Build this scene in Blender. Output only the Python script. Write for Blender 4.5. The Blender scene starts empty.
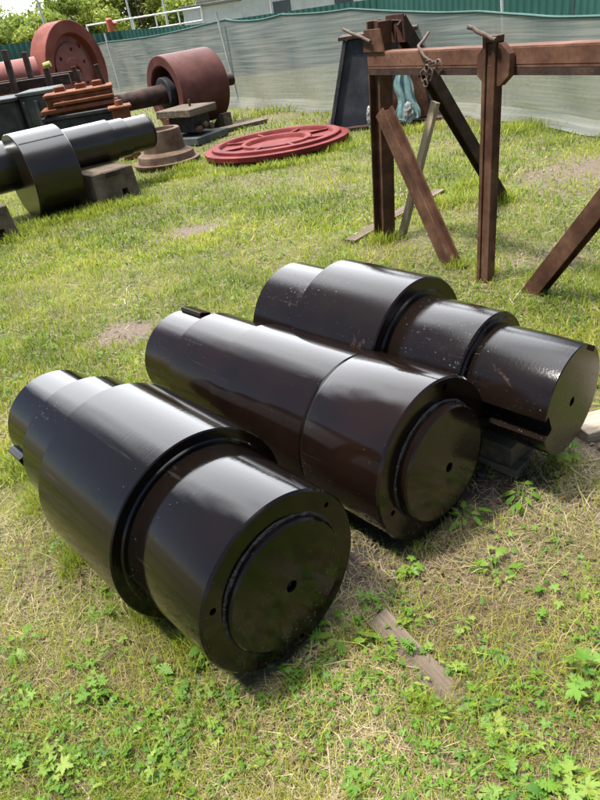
import bpy, bmesh, math, random
import numpy as np
from mathutils import Vector, Matrix, Quaternion
random.seed(7)
RNG = np.random.default_rng(11)
C = bpy.context.scene.collection
sc = bpy.context.scene
PI = math.pi

# ------------------------------------------------------------------ camera
CAM_H = 1.6
FPX = 634.66                       # focal length in pixels of the 600x800 frame
cR = Vector((0.98714233, -0.08328787, -0.13643004))
cU = Vector((0.15984375, 0.51435846, 0.84254694))
cF = Vector((0.0, 0.85352124, -0.52105806))
cd = bpy.data.cameras.new('camera')
cam = bpy.data.objects.new('camera', cd); C.objects.link(cam)
cd.sensor_fit = 'VERTICAL'; cd.sensor_height = 36.0; cd.lens = FPX / 800 * 36.0
cd.clip_start = 0.05; cd.clip_end = 1000
M = Matrix((cR, cU, -cF)).transposed().to_4x4(); M.translation = Vector((0, 0, CAM_H))
cam.matrix_world = M
sc.camera = cam

# ------------------------------------------------------------------ light
SUN_EL, SUN_AZ = math.radians(68), math.radians(-96)      # azimuth clockwise from +Y
SUN = Vector((math.sin(SUN_AZ) * math.cos(SUN_EL), math.cos(SUN_AZ) * math.cos(SUN_EL), math.sin(SUN_EL)))
w = bpy.data.worlds.new('World'); sc.world = w; w.use_nodes = True
nt = w.node_tree; nt.nodes.clear()
wo = nt.nodes.new('ShaderNodeOutputWorld'); bg = nt.nodes.new('ShaderNodeBackground')
sky = nt.nodes.new('ShaderNodeTexSky'); sky.sky_type = 'NISHITA'; sky.sun_disc = False
sky.sun_elevation = SUN_EL; sky.sun_rotation = SUN_AZ % (2 * PI)
sky.air_density = 1.0; sky.dust_density = 0.8; sky.ozone_density = 1.0
tc = nt.nodes.new('ShaderNodeTexCoord'); mp = nt.nodes.new('ShaderNodeMapping'); mp.inputs['Scale'].default_value = (1.6, 1.6, 3.2)
nz = nt.nodes.new('ShaderNodeTexNoise'); nz.inputs['Scale'].default_value = 1.7; nz.inputs['Detail'].default_value = 4; nz.inputs['Roughness'].default_value = .55
cr = nt.nodes.new('ShaderNodeValToRGB'); cr.color_ramp.elements[0].position = .81; cr.color_ramp.elements[1].position = .93
cr.color_ramp.elements[0].color = (.0, .0, .0, 1); cr.color_ramp.elements[1].color = (1, 1, 1, 1)
mx = nt.nodes.new('ShaderNodeMix'); mx.data_type = 'RGBA'; mx.inputs['B'].default_value = (50, 51.5, 54, 1)
L = nt.links.new
L(tc.outputs['Generated'], mp.inputs['Vector']); L(mp.outputs['Vector'], nz.inputs['Vector']); 
dp = nt.nodes.new('ShaderNodeVectorMath'); dp.operation = 'DOT_PRODUCT'; dp.inputs[1].default_value = (-.10, .90, .42)   # a bank of sunlit cloud low in the north
L(tc.outputs['Generated'], dp.inputs[0])
ma = nt.nodes.new('ShaderNodeMath'); ma.operation = 'MULTIPLY_ADD'; ma.inputs[1].default_value = .3; L(nz.outputs['Fac'], ma.inputs[0])
mb_ = nt.nodes.new('ShaderNodeMath'); mb_.operation = 'SUBTRACT'; mb_.inputs[1].default_value = .15; L(dp.outputs['Value'], mb_.inputs[0]); L(mb_.outputs[0], ma.inputs[2])
L(ma.outputs[0], cr.inputs['Fac'])

dz = nt.nodes.new('ShaderNodeVectorMath'); dz.operation = 'DOT_PRODUCT'; dz.inputs[1].default_value = (.05, .10, .993)   # bright cloud patch added overhead, out of view, as soft fill light
L(tc.outputs['Generated'], dz.inputs[0])
mz = nt.nodes.new('ShaderNodeMath'); mz.operation = 'MULTIPLY_ADD'; mz.inputs[1].default_value = .25; L(nz.outputs['Fac'], mz.inputs[0]); L(dz.outputs['Value'], mz.inputs[2])
mzz = nt.nodes.new('ShaderNodeMapRange'); mzz.inputs['From Min'].default_value = .95; mzz.inputs['From Max'].default_value = 1.05; L(mz.outputs[0], mzz.inputs['Value'])
mxx = nt.nodes.new('ShaderNodeMath'); mxx.operation = 'MAXIMUM'; L(cr.outputs['Color'], mxx.inputs[0]); L(mzz.outputs['Result'], mxx.inputs[1])
L(mxx.outputs[0], mx.inputs['Factor']); L(sky.outputs['Color'], mx.inputs['A']); L(mx.outputs['Result'], bg.inputs['Color'])
bg.inputs['Strength'].default_value = 0.06
L(bg.outputs[0], wo.inputs[0])
sl = bpy.data.lights.new('sun', 'SUN'); sl.energy = 3.5; sl.angle = math.radians(5.0); sl.color = (1.0, 0.955, 0.88)
so = bpy.data.objects.new('sun', sl); C.objects.link(so); so.location = (-20, 5, 30)
so.rotation_euler = SUN.to_track_quat('Z', 'Y').to_euler()

sc.view_settings.view_transform = 'Standard'; sc.view_settings.look = 'None'
sc.view_settings.exposure = 1.3; sc.view_settings.gamma = 1; sc.view_settings.use_curve_mapping = False
sc.render.engine = 'CYCLES'
sc.cycles.max_bounces = 7; sc.cycles.diffuse_bounces = 3; sc.cycles.glossy_bounces = 3; sc.cycles.transmission_bounces = 3
sc.cycles.transparent_max_bounces = 12; sc.cycles.use_denoising = True
sc.cycles.caustics_reflective = False; sc.cycles.caustics_refractive = False

# ------------------------------------------------------------------ placing helpers
def ray(px, py):
    return cF + cR * ((px - 300) / FPX) - cU * ((py - 400) / FPX)
def gp(px, py, z=0.0):            # the point at height z seen at a place of the 600x800 photograph
    d = ray(px, py); t = (z - CAM_H) / d.z
    return Vector((0, 0, CAM_H)) + d * t
def at(px, py, Y):                # the point at distance Y
    d = ray(px, py); t = Y / d.y
    return Vector((0, 0, CAM_H)) + d * t

# ------------------------------------------------------------------ node helpers
def newmat(name):
    m = bpy.data.materials.new(name); m.use_nodes = True
    n = m.node_tree; b = n.nodes['Principled BSDF']
    return m, n, b
def N(n, t, **k):
    x = n.nodes.new(t)
    for a, v in k.items():
        if a in x.inputs.keys() if hasattr(x.inputs, 'keys') else False: x.inputs[a].default_value = v
        else: setattr(x, a, v)
    return x
def noise(n, scale, detail=4, rough=.55, vec=None, coord='Object', stretch=None, dist=0.0):
    t = n.nodes.new('ShaderNodeTexNoise'); t.inputs['Scale'].default_value = scale; t.inputs['Detail'].default_value = detail
    t.inputs['Roughness'].default_value = rough; t.inputs['Distortion'].default_value = dist
    c = n.nodes.new('ShaderNodeTexCoord'); src = c.outputs[coord]
    if stretch:
        m = n.nodes.new('ShaderNodeMapping'); m.inputs['Scale'].default_value = stretch; n.links.new(src, m.inputs['Vector']); src = m.outputs['Vector']
    n.links.new(src, t.inputs['Vector'])
    return t.outputs['Fac']
def ramp(n, fac, stops):
    r = n.nodes.new('ShaderNodeValToRGB'); e = r.color_ramp.elements
    while len(e) < len(stops): e.new(.5)
    for i, (p, c) in enumerate(stops):
        e[i].position = p; e[i].color = (c[0], c[1], c[2], 1) if not isinstance(c, (int, float)) else (c, c, c, 1)
    n.links.new(fac, r.inputs['Fac']); return r.outputs['Color']
def mix(n, fac, a, b, mode='MIX'):
    m = n.nodes.new('ShaderNodeMix'); m.data_type = 'RGBA'; m.blend_type = mode
    if isinstance(fac, (int, float)): m.inputs['Factor'].default_value = fac
    else: n.links.new(fac, m.inputs['Factor'])
    for k, v in (('A', a), ('B', b)):
        if isinstance(v, tuple): m.inputs[k].default_value = (*v[:3], 1)
        else: n.links.new(v, m.inputs[k])
    return m.outputs['Result']
def bump(n, b, h, strength=.3, dist=.01, prev=None):
    u = n.nodes.new('ShaderNodeBump'); u.inputs['Strength'].default_value = strength; u.inputs['Distance'].default_value = dist
    n.links.new(h, u.inputs['Height'])
    if prev: n.links.new(prev, u.inputs['Normal'])
    n.links.new(u.outputs['Normal'], b.inputs['Normal']); return u.outputs['Normal']

def rough_mat(name, c0, c1, c2=None, scale=6, rough=.8, bs=.3, bd=.01, metallic=0.0, stretch=None, spots=None, fine=60):
    m, n, b = newmat(name)
    f = noise(n, scale, 6, .6, stretch=stretch)
    col = ramp(n, f, [(.3, c0), (.5, c1), (.7, c2 or c1)])
    g = noise(n, fine, 4, .6, stretch=stretch)
    col = mix(n, .35, col, ramp(n, g, [(.35, (.55, .55, .55)), (.65, (1.25, 1.25, 1.25))]), 'MULTIPLY')
    if spots:
        s = noise(n, spots[0], 5, .65, dist=.3)
        col = mix(n, ramp(n, s, [(spots[1], 0.), (spots[1] + .05, 1.)]), col, spots[2])
    n.links.new(col, b.inputs['Base Color']); b.inputs['Roughness'].default_value = rough; b.inputs['Metallic'].default_value = metallic
    if rough > .45: b.inputs['Specular IOR Level'].default_value = .2
    p = bump(n, b, g, bs, bd)
    bump(n, b, f, bs * .7, bd * 3, p)
    return m

def paint_mat(name, base, brown, rlo, rhi, speck=.69, rust=0.0, zc=.3):
    """old glossy black paint brushed over turned steel"""
    m, n, b = newmat(name)
    f = noise(n, 3.1, 6, .6, stretch=(1, 1, 1))
    col = ramp(n, f, [(.2, base), (.85, brown)])
    dust = noise(n, 85, 3, .7); patch = noise(n, 2.3, 3, .5)
    thr = n.nodes.new('ShaderNodeMath'); thr.operation = 'MULTIPLY_ADD'; n.links.new(patch, thr.inputs[0]); thr.inputs[1].default_value = .35; 
    n.links.new(dust, thr.inputs[2])
    dm = ramp(n, thr.outputs[0], [(speck + .17, 0.), (speck + .25, 1.)])
    col = mix(n, dm, col, (.07, .065, .06))
    sc1 = noise(n, 70, 2, .5, stretch=(.05, 1, 1)); sc2 = noise(n, 4.3, 2, .5)
    sa = n.nodes.new('ShaderNodeMath'); sa.operation = 'MULTIPLY_ADD'; n.links.new(sc2, sa.inputs[0]); sa.inputs[1].default_value = .5; n.links.new(sc1, sa.inputs[2])
    col = mix(n, ramp(n, sa.outputs[0], [(.97, 0.), (1.0, .14)]), col, (.06, .052, .045))      # dull scuffs along the shaft
    if rust:
        r1 = noise(n, 9, 7, .72, dist=.6, stretch=(.7, 1, 1))
        rm = ramp(n, r1, [(.64 - rust * .1, 0.), (.70 - rust * .1, 1.)])
        col = mix(n, rm, col, (.045, .024, .014))
    n.links.new(col, b.inputs['Base Color'])
    ro = noise(n, 7, 6, .65, stretch=(.5, 1, 1))
    rr = ramp(n, ro, [(.35, rlo), (.6, rlo * 1.3), (.78, rhi)])
    rr = mix(n, dm, rr, (.6, .6, .6))
    n.links.new(rr, b.inputs['Roughness'])
    b.inputs['IOR'].default_value = 1.37
    g1 = noise(n, 140, 3, .6); g2 = noise(n, 18, 5, .6, stretch=(.25, 1, 1))
    p = bump(n, b, g1, .035, .002)
    p = bump(n, b, g2, .05, .004, p)
    tcx = n.nodes.new('ShaderNodeTexCoord'); sx_ = n.nodes.new('ShaderNodeSeparateXYZ'); n.links.new(tcx.outputs['Object'], sx_.inputs[0])
    zo = n.nodes.new('ShaderNodeMath'); zo.operation = 'SUBTRACT'; zo.inputs[1].default_value = zc; n.links.new(sx_.outputs['Z'], zo.inputs[0])
    cv = n.nodes.new('ShaderNodeCombineXYZ'); n.links.new(sx_.outputs['Y'], cv.inputs[0]); n.links.new(zo.outputs[0], cv.inputs[1])
    ln_ = n.nodes.new('ShaderNodeVectorMath'); ln_.operation = 'LENGTH'; n.links.new(cv.outputs[0], ln_.inputs[0])
    rg_ = n.nodes.new('ShaderNodeTexNoise'); rg_.noise_dimensions = '1D'; rg_.inputs['Scale'].default_value = 160; rg_.inputs['Detail'].default_value = 3; n.links.new(ln_.outputs['Value'], rg_.inputs['W'])
    p = bump(n, b, rg_.outputs['Fac'], .10, .002, p)                  # turning rings on the end faces
    ax_ = n.nodes.new('ShaderNodeTexNoise'); ax_.noise_dimensions = '1D'; ax_.inputs['Scale'].default_value = 90; ax_.inputs['Detail'].default_value = 3; n.links.new(sx_.outputs['X'], ax_.inputs['W'])
    p = bump(n, b, ax_.outputs['Fac'], .05, .002, p)                  # turning marks round the sections
    if rust: bump(n, b, noise(n, 70, 5, .75), .14, .003, p)
    return m

MAT = {}
MAT['black_a'] = paint_mat('black paint', (.002, .0016, .0014), (.0065, .0040, .0029), .075, .22, zc=.315)
MAT['black_b'] = paint_mat('black brown paint', (.0025, .0018, .0015), (.012, .0058, .0036), .085, .24, .70, zc=.289)
MAT['black_c'] = paint_mat('worn black paint', (.003, .0023, .002), (.011, .0064, .0043), .11, .40, .66, rust=.12, zc=.31)
MAT['bead'] = rough_mat('painted weld', (.006, .006, .007), (.014, .014, .016), scale=40, rough=.3, bs=.9, bd=.02)
MAT['hole'] = rough_mat('hole steel', (.01, .01, .01), (.03, .028, .025), scale=30, rough=.5)
MAT['bare'] = rough_mat('bare steel edge', (.12, .09, .06), (.25, .21, .15), scale=30, rough=.5, metallic=.3)
MAT['rust'] = rough_mat('red brown rust', (.034, .0150, .0085), (.074, .034, .019), (.135, .070, .042), scale=5, rough=.85, bs=.10, fine=26, spots=(9, .66, (.05, .028, .022)))
MAT['rust_beam'] = rough_mat('pinkish rust', (.075, .033, .020), (.125, .058, .036), (.18, .095, .064), scale=3, rough=.88, bs=.08, fine=22, spots=(11, .66, (.07, .033, .02)), stretch=(.5, 2, 2))
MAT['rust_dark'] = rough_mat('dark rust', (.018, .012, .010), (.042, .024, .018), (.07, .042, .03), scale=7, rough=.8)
MAT['rust_orange'] = rough_mat('orange rust', (.095, .031, .014), (.15, .052, .024), (.21, .085, .042), scale=6, rough=.85)
MAT['rust_tan'] = rough_mat('tan rust', (.05, .03, .02), (.095, .06, .039), (.145, .10, .07), scale=5, rough=.85)
MAT['primer'] = rough_mat('red oxide primer', (.115, .027, .019), (.165, .043, .030), (.21, .068, .050), scale=2.5, rough=.7, bs=.12, spots=(6, .70, (.12, .06, .05)))
MAT['primer_face'] = rough_mat('pink primer', (.15, .048, .04), (.21, .074, .062), (.26, .105, .09), scale=2.5, rough=.6, bs=.12, spots=(7, .7, (.14, .06, .05)))
MAT['primer_red'] = rough_mat('bright red primer', (.075, .008, .0075), (.12, .014, .012), (.165, .030, .026), scale=4, rough=.7, bs=.12)
MAT['drum'] = rough_mat('drum oxide', (.058, .020, .015), (.088, .031, .024), (.125, .052, .042), scale=2.5, rough=.65, bs=.1)
MAT['oil'] = rough_mat('oily brown steel', (.007, .005, .0033), (.011, .0078, .0045), (.020, .014, .008), scale=3, rough=.22, bs=.1)
MAT['dark'] = rough_mat('dark steel', (.012, .012, .014), (.03, .03, .032), (.05, .045, .045), scale=6, rough=.6)
MAT['greygreen'] = rough_mat('grey green steel', (.035, .045, .045), (.07, .08, .075), (.11, .10, .08), scale=6, rough=.7)
MAT['concrete'] = rough_mat('grey brown block', (.05, .036, .026), (.092, .068, .049), (.14, .11, .082), scale=6, rough=.9, bs=.5)
MAT['wood'] = rough_mat('weathered timber', (.16, .125, .09), (.27, .22, .165), (.36, .31, .24), scale=5, rough=.85, stretch=(.25, 4, 4), bs=.5, fine=35)
MAT['wood_mid'] = rough_mat('grey brown timber', (.06, .044, .030), (.115, .088, .062), (.175, .138, .10), scale=5, rough=.9, stretch=(.25, 4, 4), bs=.6, fine=35)
MAT['wood_new'] = rough_mat('pale split timber', (.15, .105, .065), (.26, .20, .13), (.36, .29, .20), scale=5, rough=.8, stretch=(3, 3, .3), fine=35)
MAT['wood_dark'] = rough_mat('dark wet timber', (.05, .037, .026), (.11, .085, .06), (.17, .135, .10), scale=5, rough=.75, stretch=(.25, 4, 4), bs=.5, fine=35)
MAT['pole'] = rough_mat('galvanised pole', (.35, .36, .36), (.48, .49, .48), (.55, .55, .53), scale=5, rough=.5, metallic=.2, bs=.05)
MAT['white'] = rough_mat('white paint', (.62, .62, .6), (.74, .74, .72), (.8, .8, .79), scale=2, rough=.6, bs=.05)
MAT['roof'] = rough_mat('grey roof', (.13, .13, .13), (.2, .2, .2), scale=2, rough=.7)
MAT['glass'] = rough_mat('window glass', (.05, .06, .07), (.08, .1, .11), scale=1, rough=.15, bs=0)
MAT['teal'] = rough_mat('teal sacking', (.06, .115, .115), (.115, .19, .185), (.2, .28, .265), scale=5, rough=.85, bs=.12, bd=.01)
MAT['bag'] = rough_mat('dirty white plastic', (.10, .10, .098), (.22, .22, .215), (.36, .36, .35), scale=9, rough=.45, bs=.6, bd=.03)
MAT['slate'] = rough_mat('blue black plate', (.010, .011, .015), (.022, .024, .03), (.045, .045, .05), scale=3, rough=.6)
MAT['sheet'] = rough_mat('green profiled sheet', (.012, .065, .052), (.018, .085, .068), (.03, .105, .085), scale=.8, rough=.45, bs=.03)
MAT['wire'] = rough_mat('rusty wire', (.045, .03, .022), (.09, .06, .045), scale=20, rough=.7)
MAT['orange_red'] = rough_mat('orange red plastic', (.38, .075, .04), (.45, .10, .055), scale=3, rough=.5, bs=.05)
MAT['bark'] = rough_mat('bark', (.06, .045, .03), (.12, .095, .07), scale=4, rough=.9, stretch=(4, 4, .6))
MAT['band'] = rough_mat('yellow band', (.25, .28, .05), (.35, .36, .09), scale=9, rough=.6)

# ------------------------------------------------------------------ mesh helpers
class MB:
    def __init__(s): s.v = []; s.f = []
    def add(s, vs, fs):
        o = len(s.v); s.v += [tuple(v) for v in vs]; s.f += [tuple(i + o for i in f) for f in fs]; return s
    def box(s, c, size, mat=None, ch=0.0):
        x, y, z = (a / 2 for a in size); c = Vector(c)
        if ch <= 0:
            vs = [Vector((i * x, j * y, k * z)) for i in (-1, 1) for j in (-1, 1) for k in (-1, 1)]
            fs = [(0, 1, 3, 2), (4, 6, 7, 5), (0, 4, 5, 1), (2, 3, 7, 6), (0, 2, 6, 4), (1, 5, 7, 3)]
        else:
            bm = bmesh.new(); bmesh.ops.create_cube(bm, size=1.0)
            for v in bm.verts: v.co = Vector((v.co.x * size[0], v.co.y * size[1], v.co.z * size[2]))
            bmesh.ops.bevel(bm, geom=bm.edges[:], offset=ch, segments=1, affect='EDGES')
            bm.verts.index_update(); vs = [v.co.copy() for v in bm.verts]; fs = [tuple(v.index for v in f.verts) for f in bm.faces]; bm.free()
        vs = [(mat @ v if mat is not None else v) + c for v in vs]
        return s.add(vs, fs)
    def bar(s, p, q, wd, ht, up=(0, 0, 1), ch=0.0):        # rectangular bar from p to q
        p, q = Vector(p), Vector(q); x = (q - p); ln = x.length; x.normalize(); u = Vector(up)
        y = u.cross(x); y.normalize(); z = x.cross(y)
        return s.box((p + q) / 2, (ln, wd, ht), Matrix((x, y, z)).transposed(), ch)
    def ibeam(s, p, q, wd, ht, t=.012, up=(0, 0, 1)):      # I section: flanges wd wide, ht apart along up
        p, q = Vector(p), Vector(q); x = (q - p).normalized(); y = Vector(up).cross(x).normalized(); z = x.cross(y)
        pts = [(-wd/2, -ht/2), (wd/2, -ht/2), (wd/2, -ht/2+t), (t/2, -ht/2+t), (t/2, ht/2-t), (wd/2, ht/2-t), (wd/2, ht/2), (-wd/2, ht/2), (-wd/2, ht/2-t), (-t/2, ht/2-t), (-t/2, -ht/2+t), (-wd/2, -ht/2+t)]
        n = len(pts); vs = [o + y * a + z * b for o in (p, q) for a, b in pts]
        fs = [(i, (i + 1) % n, n + (i + 1) % n, n + i) for i in range(n)] + [tuple(range(n))[::-1], tuple(range(n, 2 * n))]
        return s.add(vs, fs)
    def lathe(s, prof, seg=96, mat=None, c=(0, 0, 0), caps=True):   # profile [(x, r)] turned about local X
        vs = []; fs = []; c = Vector(c)
        for x, r in prof:
            for k in range(seg):
                a = 2 * PI * k / seg; vs.append(Vector((x, r * math.cos(a), r * math.sin(a))))
        n = len(prof)
        for i in range(n - 1):
            for k in range(seg):
                k2 = (k + 1) % seg; fs.append((i * seg + k, i * seg + k2, (i + 1) * seg + k2, (i + 1) * seg + k))
        if caps:
            fs.append(tuple(range(seg))[::-1]); fs.append(tuple((n - 1) * seg + k for k in range(seg)))
        vs = [(mat @ v if mat is not None else v) + c for v in vs]
        return s.add(vs, fs)
    def tube(s, pts, r, seg=8):
        pts = [Vector(p) for p in pts]; vs = []; fs = []; n = len(pts)
        prev = None
        for i, p in enumerate(pts):
            t = (pts[min(i + 1, n - 1)] - pts[max(i - 1, 0)]).normalized()
            a = Vector((0, 0, 1)) if abs(t.z) < .9 else Vector((1, 0, 0))
            u = t.cross(a).normalized() if prev is None else (prev - t * prev.dot(t)).normalized()
            prev = u; v = t.cross(u)
            rr = r[i] if isinstance(r, (list, tuple)) else r
            for k in range(seg):
                an = 2 * PI * k / seg; vs.append(p + u * rr * math.cos(an) + v * rr * math.sin(an))
        for i in range(n - 1):
            for k in range(seg):
                k2 = (k + 1) % seg; fs.append((i * seg + k, i * seg + k2, (i + 1) * seg + k2, (i + 1) * seg + k))
        fs.append(tuple(range(seg))[::-1]); fs.append(tuple((n - 1) * seg + k for k in range(seg)))
        return s.add(vs, fs)
    def prism(s, poly, p, ax, u, v, depth):                 # polygon in the plane (u, v), pushed along ax
        n = len(poly); p, ax, u, v = Vector(p), Vector(ax), Vector(u), Vector(v)
        vs = [p + u * a + v * b for a, b in poly] + [p + u * a + v * b + ax * depth for a, b in poly]
        fs = [(i, (i + 1) % n, n + (i + 1) % n, n + i) for i in range(n)] + [tuple(range(n))[::-1], tuple(range(n, 2 * n))]
        return s.add(vs, fs)
    def build(s, name, mat, parent=None, sharp=32, bevel=0.0):
        me = bpy.data.meshes.new(name); me.from_pydata(s.v, [], s.f); me.update()
        bm = bmesh.new(); bm.from_mesh(me); bmesh.ops.recalc_face_normals(bm, faces=bm.faces[:])
        if bevel:
            ed = [e for e in bm.edges if len(e.link_faces) == 2 and e.calc_face_angle(0) > .6]
            bmesh.ops.bevel(bm, geom=ed, offset=bevel, segments=1, affect='EDGES', clamp_overlap=True)
        bm.to_mesh(me); bm.free()
        if sharp:
            for p in me.polygons: p.use_smooth = True
            me.set_sharp_from_angle(angle=math.radians(sharp))
        me.materials.append(mat)
        o = bpy.data.objects.new(name, me); C.objects.link(o)
        if parent is not None: o.parent = parent
        return o

def tag(o, label=None, cat=None, group=None, kind=None):
    if label: o['label'] = label
    if cat: o['category'] = cat
    if group: o['group'] = group
    if kind: o['kind'] = kind
    return o
def empty(name, loc, x=None, z=None):
    o = bpy.data.objects.new(name, None); C.objects.link(o); o.empty_display_size = .2
    if x is not None:
        X = Vector(x).normalized(); Y = Vector(z or (0, 0, 1)).cross(X).normalized(); Z = X.cross(Y)
        m = Matrix((X, Y, Z)).transposed().to_4x4()
    else: m = Matrix.Identity(4)
    m.translation = Vector(loc); o.matrix_world = m
    return o
def cut(o, cutters):
    for c in cutters:
        m = o.modifiers.new('cut', 'BOOLEAN'); m.operation = 'DIFFERENCE'; m.solver = 'EXACT'; m.object = c
    dg = bpy.context.evaluated_depsgraph_get(); dg.update()
    me = bpy.data.meshes.new_from_object(o.evaluated_get(dg)); old = o.data
    o.modifiers.clear(); o.data = me; me.name = old.name
    for p in me.polygons: p.use_smooth = True
    me.set_sharp_from_angle(angle=math.radians(32))
    for c in cutters: bpy.data.objects.remove(c)
    return o
def fromarr(name, V, F4, F3, mat, tone=None, parent=None, smooth=False):
    """big mesh from arrays of quads and triangles"""
    me = bpy.data.meshes.new(name); nv = len(V)
    me.vertices.add(nv); me.vertices.foreach_set('co', np.ascontiguousarray(V, dtype=np.float32).ravel())
    n4 = 0 if F4 is None else len(F4); n3 = 0 if F3 is None else len(F3)
    idx = np.concatenate([a.ravel() for a in (F4, F3) if a is not None]).astype(np.int32)
    me.loops.add(len(idx)); me.loops.foreach_set('vertex_index', idx)
    st = np.concatenate([np.arange(n4) * 4, n4 * 4 + np.arange(n3) * 3]).astype(np.int32)
    me.polygons.add(n4 + n3); me.polygons.foreach_set('loop_start', st)
    if smooth: me.polygons.foreach_set('use_smooth', np.ones(n4 + n3, dtype=bool))
    me.update(calc_edges=True)
    if tone is not None:
        a = me.attributes.new('tone', 'FLOAT', 'POINT'); a.data.foreach_set('value', tone.astype(np.float32))
    me.materials.append(mat)
    o = bpy.data.objects.new(name, me); C.objects.link(o)
    if parent is not None: o.parent = parent
    return o

# value noise on arrays
_T = RNG.random((256, 256))
def vnoise(x, y, s):
    x = np.asarray(x) / s + 1000; y = np.asarray(y) / s + 1000
    xi = np.floor(x).astype(int); yi = np.floor(y).astype(int); fx = x - xi; fy = y - yi
    fx = fx * fx * (3 - 2 * fx); fy = fy * fy * (3 - 2 * fy)
    g = lambda a, b: _T[a % 256, b % 256]
    return (g(xi, yi) * (1 - fx) + g(xi + 1, yi) * fx) * (1 - fy) + (g(xi, yi + 1) * (1 - fx) + g(xi + 1, yi + 1) * fx) * fy
def fbm(x, y, s, o=3):
    v = 0; a = 1; t = 0
    for k in range(o): v = v + a * vnoise(np.asarray(x) + 37 * k, np.asarray(y) - 51 * k, s / 2 ** k); t += a; a *= .5
    return v / t

# ------------------------------------------------------------------ ground
def ground_h(x, y):
    r = np.hypot(x, y)
    return (fbm(x, y, .5, 3) - .5) * .05 * np.clip(1 - r / 40, 0, 1) + (fbm(x, y, .09, 2) - .5) * .012 * np.clip(1 - r / 9, 0, 1) - .008
# bare places: x, y, rx, ry, angle, strength
BARE = []
def bare(px, py, rx, ry, ang=0, k=1.0):
    p = gp(px, py); BARE.append((p.x, p.y, rx, ry, math.radians(ang), k))
bare(128, 331, .27, .20, 0); bare(195, 229, .30, .16, 0); bare(588, 168, .9, .55, 10, .8); bare(40, 575, .10, .1, 0, .4)
bare(490, 490, .34, .13, -30, 1.0); bare(560, 445, .30, .16, -30, .9); bare(345, 575, .17, .2, 30, .95); bare(520, 560, .25, .16, 0, .45)
bare(300, 660, .13, .06, 30, .8); bare(420, 560, .2, .1, 30, .7); bare(100, 560, .16, .07, 50, .6); bare(300, 420, .4, .15, -50, 1)
bare(370, 590, .1, .1, 0, .6); bare(40, 400, .2, .2, 0, .55); bare(230, 120, 1.6, .9, 0, .6); bare(410, 240, .3, .2, 0, .4); bare(560, 255, .35, .25, 0, .45)
bare(160, 150, 1.0, .6, 0, .5); bare(440, 380, .5, .2, -50, 1); bare(200, 480, .5, .2, -50, 1)
def bareness(x, y):
    b = np.zeros_like(x)
    j = (fbm(x, y, .16, 3) - .5) * 1.5
    for cx, cy, rx, ry, a, k in BARE:
        dx = x - cx; dy = y - cy
        u = (dx * math.cos(a) + dy * math.sin(a)) / rx; v = (-dx * math.sin(a) + dy * math.cos(a)) / ry
        b = np.maximum(b, k * np.clip(1.35 - np.sqrt(u * u + v * v) + j * .6, 0, 1))
    return b

m, n, b = newmat('soil and thatch')
f1 = noise(n, 2.2, 6, .65); f2 = noise(n, 55, 6, .7); f3 = noise(n, 240, 3, .7)
thatch = ramp(n, f2, [(.3, (.03, .022, .012)), (.5, (.09, .07, .035)), (.72, (.25, .195, .105))])
soil = ramp(n, f2, [(.3, (.07, .05, .034)), (.55, (.14, .102, .07)), (.75, (.24, .185, .132))])
green = ramp(n, f2, [(.3, (.045, .055, .014)), (.6, (.14, .15, .035))])
base = mix(n, ramp(n, f1, [(.4, 0.), (.62, 1.)]), thatch, green)
at_ = n.nodes.new('ShaderNodeAttribute'); at_.attribute_name = 'bare'
base = mix(n, at_.outputs['Fac'], base, soil)
base = mix(n, .5, base, ramp(n, f3, [(.3, (.5, .5, .5)), (.7, (1.3, 1.3, 1.3))]), 'MULTIPLY')
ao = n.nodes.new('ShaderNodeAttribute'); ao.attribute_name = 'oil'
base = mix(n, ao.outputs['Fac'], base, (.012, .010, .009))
n.links.new(base, b.inputs['Base Color']); b.inputs['Roughness'].default_value = .95
p_ = bump(n, b, f2, .8, .02); bump(n, b, f3, .6, .006, p_)
MAT['ground'] = m
xs = np.unique(np.concatenate([np.arange(-6, 6, .05), np.arange(-16, 16, .6), np.linspace(-500, 500, 41)]))
ys = np.unique(np.concatenate([np.arange(-1.5, 8, .06), np.arange(-8, 26, .5), np.linspace(-500, 500, 41)]))
X, Y = np.meshgrid(xs, ys, indexing='ij'); Z = ground_h(X, Y); nx, ny = X.shape
ii = np.arange((nx - 1) * (ny - 1)); a = (ii // (ny - 1)) * ny + ii % (ny - 1)
F = np.stack([a, a + ny, a + ny + 1, a + 1], 1)
go = fromarr('ground', np.stack([X, Y, Z], -1).reshape(-1, 3), F, None, MAT['ground'], smooth=True)
ba = go.data.attributes.new('bare', 'FLOAT', 'POINT'); ba.data.foreach_set('value', np.clip(bareness(X, Y) * 1.2, 0, 1).astype(np.float32).ravel())
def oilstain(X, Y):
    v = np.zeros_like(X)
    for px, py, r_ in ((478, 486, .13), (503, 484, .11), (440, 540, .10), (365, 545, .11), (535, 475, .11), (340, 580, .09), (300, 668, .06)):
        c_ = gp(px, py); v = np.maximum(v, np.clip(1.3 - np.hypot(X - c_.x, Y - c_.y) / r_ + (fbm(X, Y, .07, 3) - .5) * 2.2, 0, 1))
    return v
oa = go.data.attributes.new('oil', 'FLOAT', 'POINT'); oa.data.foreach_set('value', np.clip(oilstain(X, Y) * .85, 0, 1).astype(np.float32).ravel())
tag(go, 'uneven yard ground of thatch, soil and grass under the steel parts', 'ground', kind='structure')

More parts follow.
